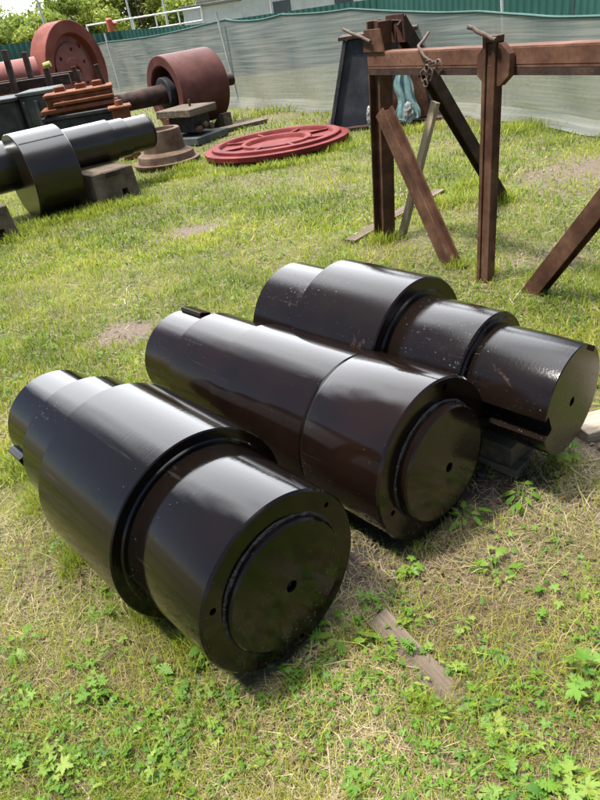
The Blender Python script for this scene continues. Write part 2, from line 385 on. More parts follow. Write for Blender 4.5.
# ------------------------------------------------------------------ the three black shafts
def cylx(x0, x1, r, c0=.004, c1=.004):       # closed turned section with small chamfers
    return [(x0, r - c0), (x0 + c0, r), (x1 - c1, r), (x1, r - c1)]
def shaft_root(c, yaw, pit, rest_r, tm, label):
    yaw, pit = math.radians(yaw), math.radians(pit)
    A = Vector((math.cos(pit) * math.cos(yaw), math.cos(pit) * math.sin(yaw), math.sin(pit)))
    H = Vector((-math.sin(yaw), math.cos(yaw), 0)); V = A.cross(H)
    base = Vector(c) - A * tm - V * rest_r
    r = empty('stepped_shaft', base, A, V)
    tag(r, label, 'steel shaft', 'black stepped steel shafts lying on the grass')
    return r
def pin(x, y, z, r, d=.06, seg=24):          # cutter for a hole in the front face
    return MB().lathe([(x - d, r * .55), (x - d * .6, r), (x + .05, r)], seg, c=(0, y, z)).build('cutter', MAT['hole'])

def weld_ring(x, r, zc, parent, amp=.0009):
    mb = MB(); n = 220; k = 10; vs = []; fs = []
    for i in range(n):
        an = 2 * PI * i / n
        rt = .0055 + amp * (random.random() - .3) + .0012 * math.sin(i * .23 + 1) + .0008 * math.sin(i * .61)
        for j in range(k):
            bb = 2 * PI * j / k; rr = r + rt * math.cos(bb)
            vs.append((x + rt * math.sin(bb) * .9, rr * math.cos(an), zc + rr * math.sin(an)))
    for i in range(n):
        for j in range(k):
            i2 = (i + 1) % n; j2 = (j + 1) % k; fs.append((i * k + j, i2 * k + j, i2 * k + j2, i * k + j2))
    mb.add(vs, fs); return mb.build('weld_bead', MAT['bead'], parent, sharp=60)

# --- nearest shaft
tm = .7
R1 = shaft_root((-.12, 1.202, .309), -51.3, .55, .315, tm, 'nearest black stepped shaft, with a wide collar shoulder and short front journal')
zc = .315; o = lambda t: tm - t
bk = MAT['black_a']
MB().lathe([(o(.851), .308), (o(.845), .315), (o(.366), .315), (o(.362), .311), (o(.362), .283), (o(.356), .278), (o(.354), .25)], 160, c=(0, 0, zc)).build('shaft_body', bk, R1)
fj = MB().lathe([(o(.37), .262), (o(.348), .268), (o(.008), .268), (o(0), .262), (o(0), .203), (o(.003), .2), (o(.003), .15)], 160, c=(0, 0, zc)).build('front_journal', bk)
cut(fj, [pin(o(0), .187, zc + .142, .008), pin(o(0), -.218, zc + .086, .010), pin(o(0), .02, zc - .238, .008)]); fj.parent = R1
ed = MB().lathe([(o(.02), .196), (o(-.016), .196), (o(-.022), .190), (o(-.022), .02)], 128, c=(0, 0, zc)).build('end_disc', bk)
cut(ed, [pin(o(-.022), .007, zc - .005, .018, .03)]); ed.parent = R1
weld_ring(o(.0), .199, zc, ed)
MB().lathe(cylx(o(1.119), o(.845), .263, .006), 128, c=(0, 0, zc)).build('middle_journal', bk, R1)
MB().lathe(cylx(o(1.42), o(1.113), .206, .006), 128, c=(0, 0, zc)).build('rear_journal', bk, R1)
MB().box((o(1.36), -.188, zc - .035), (.12, .085, .035), Matrix.Rotation(.25, 3, 'X'), .003).build('key', bk, R1)

# --- middle shaft
tm = .7
R2 = shaft_root((.41, 1.647, .280), -51.5, 1.2, .289, tm, 'middle black brown shaft with an almost even diameter and a raised end disc')
zc = .289; bk = MAT['black_b']
fj = MB().lathe([(o(.357), .268), (o(.345), .287), (o(.34), .289), (o(.008), .289), (o(0), .283), (o(0), .1)], 160, c=(0, 0, zc)).build('front_journal', bk)
cut(fj, [pin(o(0), .064, zc + .248, .012), pin(o(0), -.227, zc - .067, .010)]); fj.parent = R2
ed = MB().lathe([(o(.02), .204), (o(-.034), .204), (o(-.040), .198), (o(-.040), .02)], 128, c=(0, 0, zc)).build('end_disc', bk)
cut(ed, [pin(o(-.040), .018, zc - .022, .018, .03)]); ed.parent = R2
weld_ring(o(.0), .207, zc, ed)
MB().lathe([(o(.91), .262), (o(.9), .270), (o(.368), .278), (o(.362), .273), (o(.352), .270)], 160, c=(0, 0, zc)).build('shaft_body', bk, R2)
MB().lathe(cylx(o(1.235), o(.89), .254, .006), 128, c=(0, 0, zc)).build('middle_journal', bk, R2)
MB().lathe(cylx(o(1.51), o(1.225), .214, .006), 128, c=(0, 0, zc)).build('rear_journal', bk, R2)
MB().box((o(1.43), .075, zc + .192), (.16, .06, .05), Matrix.Rotation(-.36, 3, 'X'), .003).build('key', bk, R2)

# --- far shaft
tm = .7
R3 = shaft_root((.913, 1.757, .352), -49.8, -.55, .31, tm, 'farthest black shaft with three steps and a long keyway, propped on timber')
zc = .31; bk = MAT['black_c']
fj = MB().lathe([(o(.33), .193), (o(.30), .199), (o(.003), .199), (o(0), .196), (o(0), .01)], 160, c=(0, 0, zc)).build('front_journal', bk)
kw = MB().box((o(.125), -.205, zc - .022), (.42, .10, .078), Matrix.Rotation(.42, 3, 'X')).build('cutter', MAT['hole'])
k2 = MB().box((o(0), .105, zc + .176), (.07, .075, .06), Matrix.Rotation(-.54, 3, 'X')).build('cutter', MAT['bare'])
cut(fj, [kw, k2, pin(o(0), -.008, zc, .017)]); fj.parent = R3
MB().lathe([(o(.645), .235), (o(.63), .24), (o(.318), .24), (o(.312), .234), (o(.312), .222), (o(.306), .216), (o(.304), .18)], 160, c=(0, 0, zc)).build('middle_journal', bk, R3)
MB().lathe([(o(1.071), .303), (o(1.064), .31), (o(.642), .31), (o(.636), .304), (o(.636), .262), (o(.628), .256), (o(.626), .22)], 160, c=(0, 0, zc)).build('shaft_body', bk, R3)
MB().lathe(cylx(o(1.371), o(1.062), .251, .006), 128, c=(0, 0, zc)).build('rear_journal', bk, R3)

# ------------------------------------------------------------------ timbers and blocks
def timber(name, p, q, wd, ht, mat, label, cat='plank', sag=0.0, jag=.0):
    p, q = Vector(p), Vector(q); x = q - p; ln = x.length
    base = (p + q) / 2; r = MB()
    # plank with slightly uneven faces, built in local space with its base at z = 0
    n = 10; vs = []; fs = []
    for i in range(n + 1):
        u = -ln / 2 + ln * i / n
        e = (random.random() - .5) * .006; e2 = (random.random() - .5) * .006
        for a, bq in ((-1, 0), (1, 0), (1, 1), (-1, 1)):
            vs.append((u + (jag * (random.random() - .5) if i in (0, n) else 0), a * wd / 2 + e, bq * ht + (e2 if bq else 0)))
    for i in range(n):
        for k in range(4):
            fs.append((i * 4 + k, i * 4 + (k + 1) % 4, (i + 1) * 4 + (k + 1) % 4, (i + 1) * 4 + k))
    fs += [(3, 2, 1, 0), (n * 4, n * 4 + 1, n * 4 + 2, n * 4 + 3)]
    r.add(vs, fs)
    o_ = r.build(name, mat, None, sharp=25, bevel=.003)
    X_ = x.normalized(); Y_ = Vector((0, 0, 1)).cross(X_).normalized(); Z_ = X_.cross(Y_)
    mm = Matrix((X_, Y_, Z_)).transposed().to_4x4(); mm.translation = base; o_.matrix_world = mm
    return tag(o_, label, cat)
a_ = Vector((math.cos(math.radians(-49.8)), math.sin(math.radians(-49.8)), 0)); h_ = Vector((-a_.y, a_.x, 0))
cS3 = Vector((.913, 1.757, 0))
p0 = gp(482, 468, .0); p1 = gp(528, 478, .0)
timber('wooden_plank', p1 + h_ * .02 - a_ * .03 + h_ * .0, p1 - a_ * .85 + h_ * .02, .10, .035, MAT['wood_dark'], 'dark wet plank lying lengthwise below the far shaft')
timber('wooden_block', p1 + h_ * .0 - a_ * .14 - h_ * .02 + Vector((0, 0, .036)), p1 + h_ * .46 - a_ * .14 + Vector((0, 0, .036)), .16, .085, MAT['wood_dark'], 'short dark sleeper block bearing the front of the far shaft', 'timber block')
timber('wooden_block', cS3 - a_ * .86 - h_ * .2, cS3 - a_ * .86 + h_ * .25, .12, .045, MAT['wood_dark'], 'thin timber hidden under the thick middle of the far shaft', 'timber block')
timber('wooden_plank', gp(577, 436), gp(577, 436) + Vector((.62, .12, 0)), .13, .05, MAT['wood'], 'pale grey plank end beside the far shaft, cut off by the picture edge')
fg0 = gp(377, 622, .0); fg1 = gp(500, 745, .0)
timber('wooden_plank', fg0 + Vector((0, 0, .004)), fg0 + (gp(500, 745) - fg0) * 1.0 + Vector((0, 0, -.058)), .078, .034, MAT['wood_mid'], 'grey weathered plank half sunk in the grass in front of the shafts', jag=.01)
timber('wooden_plank', gp(350, 243) - Vector((0, 0, .008)), gp(440, 190) - Vector((0, 0, .022)), .10, .035, MAT['wood_mid'], 'pale plank lying in the grass below the steel frame')
b_ = MB().lathe([(0, .012), (.004, .017), (.02, .017), (.024, .012)], 20, Matrix.Rotation(-PI / 2, 3, 'Y') @ Matrix.Identity(3)).build('steel_plug', MAT['dark'])
b_.location = gp(481, 477, 0); tag(b_, 'small black steel plug lying by the middle shaft end', 'plug')

# ------------------------------------------------------------------ rusty steel frame
b0 = Vector((.885, 4.73, 0)); bd = Vector((.43, -.9, 0)).normalized(); bn = Vector((-bd.y, bd.x, 0))   # bn points away from the camera
def bp(s, z, off=0.0): return b0 + bd * s + bn * off + Vector((0, 0, z))
FR = empty('steel_trestle', b0)
tag(FR, 'rusty steel trestle frame with a long beam, posts and slanted braces', 'steel frame')
inv = FR.matrix_world.inverted()
def fpart(mb, name, mat, **k):
    mb.v = [tuple(Vector(v) - b0) for v in mb.v]
    return mb.build(name, mat, FR, **k)
def post(sb, st, top, name='post'):
    mb = MB(); mb.ibeam(bp(sb, -.1), bp(st, top), .11, .125, .012, up=tuple(bd)); return fpart(mb, name, MAT['rust'], bevel=.002)
post(-.085, .02, 1.46)
def post2(sb, st):
    mb = MB()
    F_ = -.105
    for off in (-.034, .034): mb.bar(bp(sb + off, -.02, F_), bp(st + off, 1.34, F_), .06, .026, up=tuple(bd))
    mb.bar(bp(sb, -.02, F_ - .006), bp(st - .002, 1.21, F_ - .006), .03, .038, up=tuple(bd))
    mb.bar(bp(st - .05, 1.33, F_), bp(st + .05, 1.33, F_), .056, .03)
    return fpart(mb, 'post', MAT['rust'], bevel=.002)
post2(1.105, 1.135)
post(2.19, 2.12, 1.46)
mb = MB(); z0, z1 = 1.188, 1.275
mb.bar(bp(-.03, (z0 + z1) / 2 + .012, -.07), bp(2.35, (z0 + z1) / 2 + .012, -.07), .014, z1 - z0 - .01)
mb.bar(bp(-.03, z0 + .01, -.02), bp(2.35, z0 + .01, -.02), .11, .016)
mb.bar(bp(-.03, z1 + .006, -.02), bp(2.35, z1 + .006, -.02), .11, .014)
fpart(mb, 'beam', MAT['rust_beam'], bevel=.002)
mb = MB(); mb.bar(bp(-.03, z0 - .016, -.052), bp(2.35, z0 - .016, -.052), .05, .034); fpart(mb, 'beam_underside_shade', MAT['rust_dark'])  # shade of the beam's underside, put in as a bar of darker colour
# brackets
def gusset(s, w_, h2):
    mb = MB(); c = bp(s, 1.21, -.122)
    poly = [(-w_, -h2 * .5), (-w_ * .45, -h2), (w_ * .45, -h2), (w_, -h2 * .5), (w_, h2 * .5), (w_ * .45, h2), (-w_ * .45, h2), (-w_, h2 * .5)]
    mb.prism(poly, c, tuple(bn), tuple(bd), (0, 0, 1), .040); return fpart(mb, 'gusset_plate', MAT['rust'], bevel=.002)
gusset(1.15, .115, .10)
mb = MB(); mb.prism([(-.11, 0), (.11, 0), (.075, .13), (-.09, .13)], bp(.055, 1.29, -.088), tuple(bn), tuple(bd), (0, 0, 1), .016); fpart(mb, 'gusset_plate', MAT['rust'], bevel=.002)
mb = MB(); mb.prism([(-.10, 0), (.10, 0), (.09, .16), (-.09, .16)], bp(.07, 1.32, .082), tuple(bn), tuple(bd), (0, 0, 1), .014); fpart(mb, 'gusset_plate', MAT['rust'], bevel=.002)
# braces along the beam
def brace(p, q, up, mat='rust', w_=.10, h2=.09):
    mb = MB(); mb.ibeam(p, q, w_, h2, .012, up=up); return fpart(mb, 'brace', MAT[mat], bevel=.0015)
brace(bp(.76, -.05, -.04), bp(.07, .93, -.04), tuple(bn))
brace(bp(1.40, -.05, -.04), bp(2.08, .93, -.04), tuple(bn))
ft = gp(506, 199); brace(ft + Vector((0, 0, -.06)), bp(.10, 1.45, .08), tuple(bd), 'rust_dark', .085, .10)
ft2 = bp(2.12, 0) + (ft - bp(0, 0)); brace(ft2 + Vector((0, 0, -.06)), bp(2.15, 1.42, .08), tuple(bd), 'rust_dark', .085, .10)

def rod(p, q, r, label):
    c = (Vector(p) + Vector(q)) / 2
    n_ = 6; pts = [Vector(p).lerp(Vector(q), i / n_) - c + Vector((random.uniform(-.004, .004), 0, random.uniform(-.004, .004))) for i in range(n_ + 1)]
    ob = MB().tube(pts, r, 10).build('steel_rod', MAT['wire'], sharp=40); ob.location = c
    return tag(ob, label, 'rod')
rod(bp(-.25, 1.437, -.10), bp(.06, 1.355, -.105), .010, 'thin rusty rod laid across the first post of the frame')
rod(bp(1.0, 1.395, -.15), bp(1.20, 1.325, -.15), .011, 'thin rusty rod stuck through the slotted middle post')
# tangle of wire hanging over the beam
mb = MB()
pts = [bp(.36, 1.36, .12), bp(.42, 1.33, .03), bp(.48, 1.31, -.06), bp(.53, 1.30, -.095), bp(.58, 1.255, -.10), bp(.66, 1.225, -.10)]
mb.tube(pts, .009, 8)
for k in range(7):
    s0 = .645 + random.uniform(-.05, .09); zz = 1.17 + random.uniform(-.05, .05); rr = random.uniform(.012, .03); off = -.105 - .01 * k * .4; q = []
    for j in range(13):
        an = j / 12 * 2 * PI * .93 + k; q.append(bp(s0 + rr * math.cos(an), zz + rr * 1.2 * math.sin(an), off + random.uniform(-.004, .004)))
    mb.tube(q, .006, 6)
pts = [bp(.34, 1.6, .5), bp(.3, 1.5, .2)]
cwire = bp(.64, 1.17, -.1); mb.v = [tuple(Vector(v) - cwire) for v in mb.v]
ob = mb.build('wire_tangle', MAT['wire'], sharp=60); ob.location = cwire; tag(ob, 'tangle of rusty wire hanging over the frame beam', 'wire')
# pale leaning batten
p, q = gp(402, 236), bp(.20, .93, .30)
ob = MB().bar(p - (p + q) / 2, q - (p + q) / 2, .035, .065, up=tuple(bd), ch=.003).build('wooden_batten', MAT['wood_new'], sharp=25); ob.location = (p + q) / 2
tag(ob, 'pale split batten leaning inside the steel frame', 'batten')

# ------------------------------------------------------------------ tapered pedestal behind the frame
pc = Vector((1.92, 10.2, 0)); PED = empty('steel_pedestal', pc, (.97, -.24, 0))
tag(PED, 'dark tapered steel pedestal behind the first frame post', 'pedestal')
def taper(mb, bx, by, tx, ty, z0, z1, bc=(0, 0), tcn=(0, 0)):
    vs = [(bc[0] + a * bx / 2, bc[1] + c * by / 2, z0) for a, c in ((-1, -1), (1, -1), (1, 1), (-1, 1))] + [(tcn[0] + a * tx / 2, tcn[1] + c * ty / 2, z1) for a, c in ((-1, -1), (1, -1), (1, 1), (-1, 1))]
    return mb.add(vs, [(3, 2, 1, 0), (4, 5, 6, 7), (0, 1, 5, 4), (1, 2, 6, 5), (2, 3, 7, 6), (3, 0, 4, 7)])
taper(MB(), 1.45, .9, .86, .6, .04, 1.13).build('pedestal_body', MAT['slate'], PED, bevel=.01)
for sx in (-1, 1):
    for off in (-.47, .45):
        MB().bar((sx * .74, off, .04), (sx * .45, off * .68, 1.13), .05, .06, up=(0, 1, 0)).build('edge_rib', MAT['dark'], PED)
MB().box((0, 0, 1.155), (1.08, .72, .045), ch=.004).build('top_plate', MAT['rust_dark'], PED)
MB().prism([(.12, .06), (.70, .06), (.46, 1.10), (.30, 1.10)], (0, -.49, 0), (0, 1, 0), (1, 0, 0), (0, 0, 1), .03).build('side_plate', MAT['rust'], PED)
MB().box((0, 0, .02), (1.75, 1.2, .045), ch=.004).build('base_plate', MAT['rust_dark'], PED)
def crumple(name, c, size, mat, label, cat, seed):
    bm = bmesh.new(); bmesh.ops.create_icosphere(bm, subdivisions=4, radius=1); rr = random.Random(seed)
    offs = [(Vector((rr.gauss(0, 1), rr.gauss(0, 1), rr.gauss(0, 1))).normalized(), rr.uniform(3, 9), rr.uniform(0, 6), rr.uniform(.03, .09)) for _ in range(14)]
    for v in bm.verts:
        d = 1.0
        for n_, f_, ph, am in offs: d += am * abs(math.sin(v.co.dot(n_) * f_ + ph)) - am * .5
        v.co = Vector((v.co.x * size[0] * d, v.co.y * size[1] * d, (v.co.z * d + .9) * size[2]))
        if v.co.z < 0: v.co.z = 0
    me = bpy.data.meshes.new(name); bm.to_mesh(me); bm.free(); me.materials.append(mat)
    ob = bpy.data.objects.new(name, me); C.objects.link(ob); ob.location = c
    return tag(ob, label, cat)
t_ = at(405, 70, 9.45); c0 = Vector((t_.x, 9.5, 0)); vs = []; fs = []; nu, nv = 40, 24
for a_i in range(nu + 1):
    u = a_i / nu
    for b_i in range(nv + 1):
        v = b_i / nv; z_ = .06 + v * (t_.z - .06); wd_ = .17 - .08 * v + .02 * math.sin(v * 11)
        fold = (.022 * math.sin(u * 13 + 1.5 * math.sin(v * 3)) + .010 * math.sin(u * 27 + v * 3) + .004 * math.sin(v * 15 + u * 9)) * (1.3 - .7 * v)
        vs.append(((u - .5) * 2 * wd_ + .02 * math.sin(v * 6), fold - .10 + .16 * v, z_ + (.04 * math.sin(u * 9) if b_i == 0 else 0)))
for a_i in range(nu):
    for b_i in range(nv): k = a_i * (nv + 1) + b_i; fs.append((k, k + nv + 1, k + nv + 2, k + 1))
ob = MB().add(vs, fs).build('teal_cloth', MAT['teal'], sharp=0); ob.location = c0
sm_ = ob.modifiers.new('thickness', 'SOLIDIFY'); sm_.thickness = .006
for p_f in ob.data.polygons: p_f.use_smooth = True
tag(ob, 'torn teal cloth hanging down the front of the dark pedestal', 'cloth')
t_ = at(370, 118, 9.5); crumple('plastic_bag', (t_.x, t_.y, .045), (.04, .05, .14), MAT['bag'], 'crumpled grey bag just left of the first frame post', 'bag', 5)
t_ = at(409, 118, 9.4); crumple('plastic_bag', (t_.x, t_.y, .045), (.06, .05, .13), MAT['bag'], 'crumpled grey bag at the foot of the teal cloth', 'bag', 6)

# ------------------------------------------------------------------ big eccentric shaft on blocks at the left
ax = Vector((math.cos(math.radians(34.4)), math.sin(math.radians(34.4)), 0)); ah = Vector((-ax.y, ax.x, 0))
EC = empty('eccentric_shaft', Vector((-2.638, 7.453, 0)), ax)
tag(EC, 'big oily brown eccentric shaft resting on two blocks', 'steel shaft')
MB().lathe(cylx(0, .53, .446, .008, .008), 128, c=(0, 0, .446)).build('eccentric_collar', MAT['oil'], EC)
oc = (0, .234, .555)
MB().lathe(cylx(.52, 1.22, .239, .006), 96, c=oc).build('journal', MAT['oil'], EC)
MB().lathe(cylx(1.215, 1.42, .219, .006), 96, c=oc).build('journal', MAT['oil'], EC)
MB().lathe(cylx(1.415, 1.735, .202, .006, .012), 96, c=oc).build('journal', MAT['oil'], EC)
MB().lathe(cylx(1.73, 1.765, .19, .012, .012), 96, c=oc).build('end_cap', MAT['dark'], EC)
MB().lathe(cylx(-.75, .01, .262, .006), 96, c=oc).build('journal', MAT['oil'], EC)
MB().lathe(cylx(-1.5, -.74, .22, .006), 96, c=oc).build('journal', MAT['oil'], EC)
mb = MB(); an = math.radians(128)
mb.box((.27, .446 * math.cos(an), .446 + .446 * math.sin(an)), (.5, .012, .008), Matrix.Rotation(an - PI / 2, 3, 'X')); mb.build('keyway_edge', MAT['dark'], EC)

def support(name, c, x, size, mat, label, hole=None, tp=.0):
    root = empty(name, c, x); tag(root, label, 'support block', 'blocks under the eccentric shaft')
    mb = MB(); taper(mb, size[0], size[1], size[0] * (1 - tp), size[1] * (1 - tp), 0, size[2])
    ob = mb.build('block_body', mat, None, bevel=.012)
    cs = []
    if hole: cs = [MB().box((hole[0], -size[1] / 2, hole[1]), (hole[2], .3, hole[2])).build('cutter', MAT['dark'])]
    cut(ob, cs); ob.parent = root
    return root, size
e0 = gp(100, 208); e1 = gp(142, 195); ex = (e1 - e0).normalized(); ey = Vector((-ex.y, ex.x, 0))
bw = (e1 - e0).length
RA, _ = support('support_block', (e0 + e1) / 2 + ey * .28 + Vector((0, 0, -.02)), ex, (bw, .56, .372), MAT['concrete'], 'brown block with a square hole under the right part of the eccentric shaft', (bw * .16, .11, .075), .06)
MB().box((-.02, -.287, .335), (.20, .02, .05)).build('steel_plate', MAT['rust_dark'], RA)
q0 = gp(22, 236)
support('support_block', q0 - ex * .30 + ey * .26 + Vector((0, 0, -.02)), ex, (.58, .52, .352), MAT['concrete'], 'brown block under the left part of the eccentric shaft, at the picture edge', (.12, .1, .08), .08)

# ------------------------------------------------------------------ rusty stepped flange
fc = gp(168, 163, .02); FL = empty('stepped_flange', (fc.x, fc.y, 0)); UP = Matrix.Rotation(-PI / 2, 3, 'Y')
tag(FL, 'tan rusty stepped flange standing behind the eccentric shaft', 'flange')
MB().lathe([(0, .44), (.05, .46), (.07, .46), (.075, .40), (.16, .385), (.17, .37), (.185, .33), (.20, .29), (.46, .262), (.47, .252), (.47, .20), (.2, .155), (.2, .01)], 72, UP).build('flange_body', MAT['rust_tan'], FL, sharp=28)

# ------------------------------------------------------------------ red ring cover on the grass
dc = Vector((.248, 9.333, 0)); DI = empty('ring_cover', dc)
DI.rotation_euler = (math.radians(-1.0), math.radians(-.5), 0)
tag(DI, 'big red primed ring cover lying flat on the grass', 'steel cover')
prof = [(.02, .93), (.03, 1.0), (.09, 1.005), (.095, .985), (.095, .90), (.13, .895), (.135, .885), (.135, .80), (.125, .79), (.085, .775), (.082, .50), (.11, .49), (.115, .475), (.115, .43), (.105, .42), (.065, .40), (.065, .01)]
MB().lathe(prof, 128, UP).build('cover_body', MAT['primer_red'], DI, sharp=25)
for k in range(8):
    an = 2 * PI * k / 8 + .3; r_ = MB(); u = Vector((math.cos(an), math.sin(an), 0))
    r_.bar(u * .49 + Vector((0, 0, .085)), u * .785 + Vector((0, 0, .085)), .035, .06, ch=.004); r_.build('rib', MAT['primer_red'], DI)

# ------------------------------------------------------------------ roller drum
dy = math.radians(215.7); da = Vector((math.cos(dy), math.sin(dy), 0))
DR = empty('roller_drum', Vector((-1.437, 12.08, 0.1)), da)
tag(DR, 'red oxide roller drum with a thick dark shaft, near the fence', 'drum')
zc = .578
MB().lathe([(-.30, .40), (-.02, .41), (-.01, .42), (0, .43), (0, .565), (-.012, .578), (-.94, .578), (-.952, .566), (-.952, .40), (-.80, .39), (-.80, .2), (-.30, .2)], 128, c=(0, 0, zc)).add([], []).build('drum_shell', MAT['drum'], DR)
MB().lathe([(-.4, .25), (.02, .25), (.03, .24), (.03, .14)], 64, c=(0, 0, zc)).build('hub', MAT['dark'], DR)
MB().lathe([(-.9, .1), (-.9, .36), (-1.05, .36), (-1.06, .34), (-1.06, .14)], 64, c=(0, 0, zc)).build('hub', MAT['dark'], DR)
MB().lathe([(-1.42, .085), (-1.41, .1), (-1.05, .1), (-1.04, .15), (.0, .15), (.25, .15), (.93, .135), (.94, .125)], 64, c=(0, 0, zc)).build('shaft', MAT['rust_dark'], DR)
# wooden chocks that carry the drum
for k, (u_, v_) in enumerate(((-.25, .42), (-.25, -.42), (-.75, .42), (-.75, -.42))):
    pp = Vector((-1.437, 12.08, 0)) + da * u_ + Vector((-da.y, da.x, 0)) * v_
    ob = MB().prism([(-.22, 0), (.22, 0), (.22 if v_ > 0 else -.1, .24), (.1 if v_ > 0 else -.22, .24)], tuple(da * -.08), tuple(da), tuple(Vector((-da.y, da.x, 0))), (0, 0, 1), .16).build('timber_chock', MAT['wood_dark'])
    ob.location = pp; tag(ob, 'dark timber chock under the edge of the roller drum', 'chock', 'chocks under the roller drum')

# stand in front of the drum
s0, s1, s2 = at(153, 106, 11.0), at(186, 115, 10.7), at(216, 102, 11.3)
sx = (s2 - s1); sx.z = 0; sl_ = sx.length; sx.normalize(); scn = Vector(((s0.x + s2.x) / 2, (s0.y + s2.y) / 2, 0)); zt = (s0.z + s1.z + s2.z) / 3
ST = empty('machine_stand', scn, sx); tag(ST, 'low dark machine stand with a slab top in front of the roller drum', 'stand')
MB().box((0, 0, zt - .06), (.66, .72, .11), ch=.01).build('top_slab', MAT['wood_dark'], ST)
MB().box((.02, 0, (zt - .12) / 2 + .09), (.42, .50, zt - .27), ch=.01).build('stand_body', MAT['dark'], ST)
MB().box((.05, -.02, .055), (.78, .80, .11), ch=.01).build('base_slab', MAT['greygreen'], ST)
MB().lathe([(0, .02), (.1, .02)], 12, UP, c=(.05, -.05, zt - .01)).build('bolt', MAT['rust'], ST)
for k in range(3): MB().lathe([(0, .05), (.10, .05), (.11, .03)], 18, Matrix.Rotation(-PI / 2, 3, 'Z'), c=(-.12 + .14 * k, -.24, .2 + .04 * (k % 2))).build('roller', MAT['rust_tan'], ST)
q0 = gp(222, 132); timber('wooden_plank', q0, q0 + Vector((.75, .35, 0)), .25, .06, MAT['wood_dark'], 'grey board on the ground between drum and ring cover')

# ------------------------------------------------------------------ big red wheel
wy = math.radians(-27.4); wa = Vector((math.cos(wy), math.sin(wy), 0))
WH = empty('flywheel', Vector((-3.935, 17.36, 0)), wa)
tag(WH, 'big pink red flywheel standing upright at the left', 'wheel')
zc = 1.052
prof = [(-.46, .70), (-.46, 1.03), (-.45, 1.052)]
for k in range(9): prof += [(-.43 + k * .044, 1.052), (-.422 + k * .044, 1.048), (-.41 + k * .044, 1.052)]
prof += [(-.012, 1.052), (0, 1.04), (0, .80), (-.012, .785), (-.20, .74), (-.20, .45), (-.46, .45)]
MB().lathe(prof, 128, c=(0, 0, zc)).build('rim', MAT['primer'], WH, sharp=25)
wb = MB().lathe([(-.30, .3), (-.30, .76), (-.17, .755), (-.165, .62), (-.13, .60), (-.13, .30), (-.10, .28), (-.10, .16)], 96, c=(0, 0, zc)).build('web', MAT['primer_face'])
cs = []
for k in range(6):
    an = 2 * PI * k / 6 + .35; cs.append(MB().lathe([(-.4, .042), (0, .042)], 16, c=(0, .46 * math.cos(an), zc + .46 * math.sin(an))).build('cutter', MAT['dark']))
for k in range(3):
    an = 2 * PI * k / 3 + .9; cs.append(MB().lathe([(-.4, .075), (0, .075)], 16, c=(0, .66 * math.cos(an), zc + .66 * math.sin(an))).build('cutter', MAT['dark']))
cut(wb, cs); wb.parent = WH
MB().lathe([(-.35, .165), (-.05, .165), (-.04, .155), (-.04, .10), (-.16, .09), (-.16, .01)], 64, c=(0, 0, zc)).build('hub', MAT['primer'], WH)

# ------------------------------------------------------------------ stack at the left, in front of the wheel
def bx(name, pts, depth, mat, label=None, cat=None, parent=None, group=None, ch=.01):
    """box whose front face is spanned by (x0,y0)-(x1,y1) of the photograph at distance Y"""
    x0, y0, x1, y1, Yd = pts; p = at((x0 + x1) / 2, y1, Yd); t = at((x0 + x1) / 2, y0, Yd); wl = (at(x1, (y0 + y1) / 2, Yd) - at(x0, (y0 + y1) / 2, Yd)).length
    mb = MB().box((0, 0, (t.z - p.z) / 2), (wl, depth, t.z - p.z), ch=ch); ob = mb.build(name, mat, parent)
    loc = Vector((p.x, p.y + depth / 2, p.z)); ob.location = loc if parent is None else loc - parent.matrix_world.translation
    if label: tag(ob, label, cat, group)
    return ob
rk = at(20, 120, 13.2); rk.z = 0
RK = empty('stake_rack', rk); tag(RK, 'dark steel rack with upright stakes in front of the flywheel', 'rack')
def rkp(name, p, q, w_, h2, mat): 
    mb = MB().bar(Vector(p) - rk, Vector(q) - rk, w_, h2, ch=.006); return mb.build(name, mat, RK)
pA, pB = at(-40, 95, 13.0), at(70, 78.5, 13.3)
rkp('cross_beam', pA, pB, .2, .17, MAT['rust_dark'])
rkp('cross_beam', pA + Vector((0, .9, 0)), pB + Vector((0, .9, 0)), .2, .17, MAT['rust_dark'])
for px, y0, Yd in ((4, 50, 12.9), (24, 52, 13.9), (46, 68, 12.95), (-22, 56, 12.9)):
    t = at(px, y0, Yd); dx = at(px + 8, y0 + 40, Yd); dx.z = t.z
    rkp('stake', (dx.x, Yd, 0), t, .11, .09, MAT['rust_dark'])
for fx in (-1.0, .75):
    rkp('leg', rk + Vector((fx, .0, 0)), rk + Vector((fx, .0, pA.z - .05)), .2, .2, MAT['dark']); rkp('leg', rk + Vector((fx, .9, 0)), rk + Vector((fx, .9, pA.z - .05)), .2, .2, MAT['dark'])
ob = MB().tube([(0, 0, 0), (.12, 0, .02)], .05, 10).build('clamp', MAT['band'], RK); ob.location = at(44, 66, 12.9) - rk
G = 'dark blocks stacked left of the orange casting'
# dark box and base below
def standon(name, px0, px1, y0, Yd, depth, mat, label, cat, z0=0.0):
    t = at((px0 + px1) / 2, y0, Yd); wl = (at(px1, y0, Yd) - at(px0, y0, Yd)).length
    root = empty(name, (t.x, Yd + depth / 2, z0)); tag(root, label, cat)
    MB().box((0, 0, (t.z - z0) / 2 - .03), (wl, depth, t.z - z0 - .06), ch=.012).build('box_body', mat, root)
    MB().box((0, 0, t.z - z0 - .03 + .002), (wl + .06, depth + .06, .06), ch=.01).build('top_plate', mat, root)
    return root, wl, t.z - z0
BX, wl, hh = standon('steel_box', 16, 50, 91.5, 11.6, .8, MAT['greygreen'], 'grey green steel box beside the orange casting', 'box')
for k in range(3): MB().box((-.2 + k * .2, -.41, hh * .6), (.05, .05, hh * .55), ch=.006).build('rib', MAT['greygreen'], BX)
standon('steel_box', -30, 14, 101, 11.4, .9, MAT['dark'], 'black steel box behind the eccentric shaft at the picture edge', 'box')
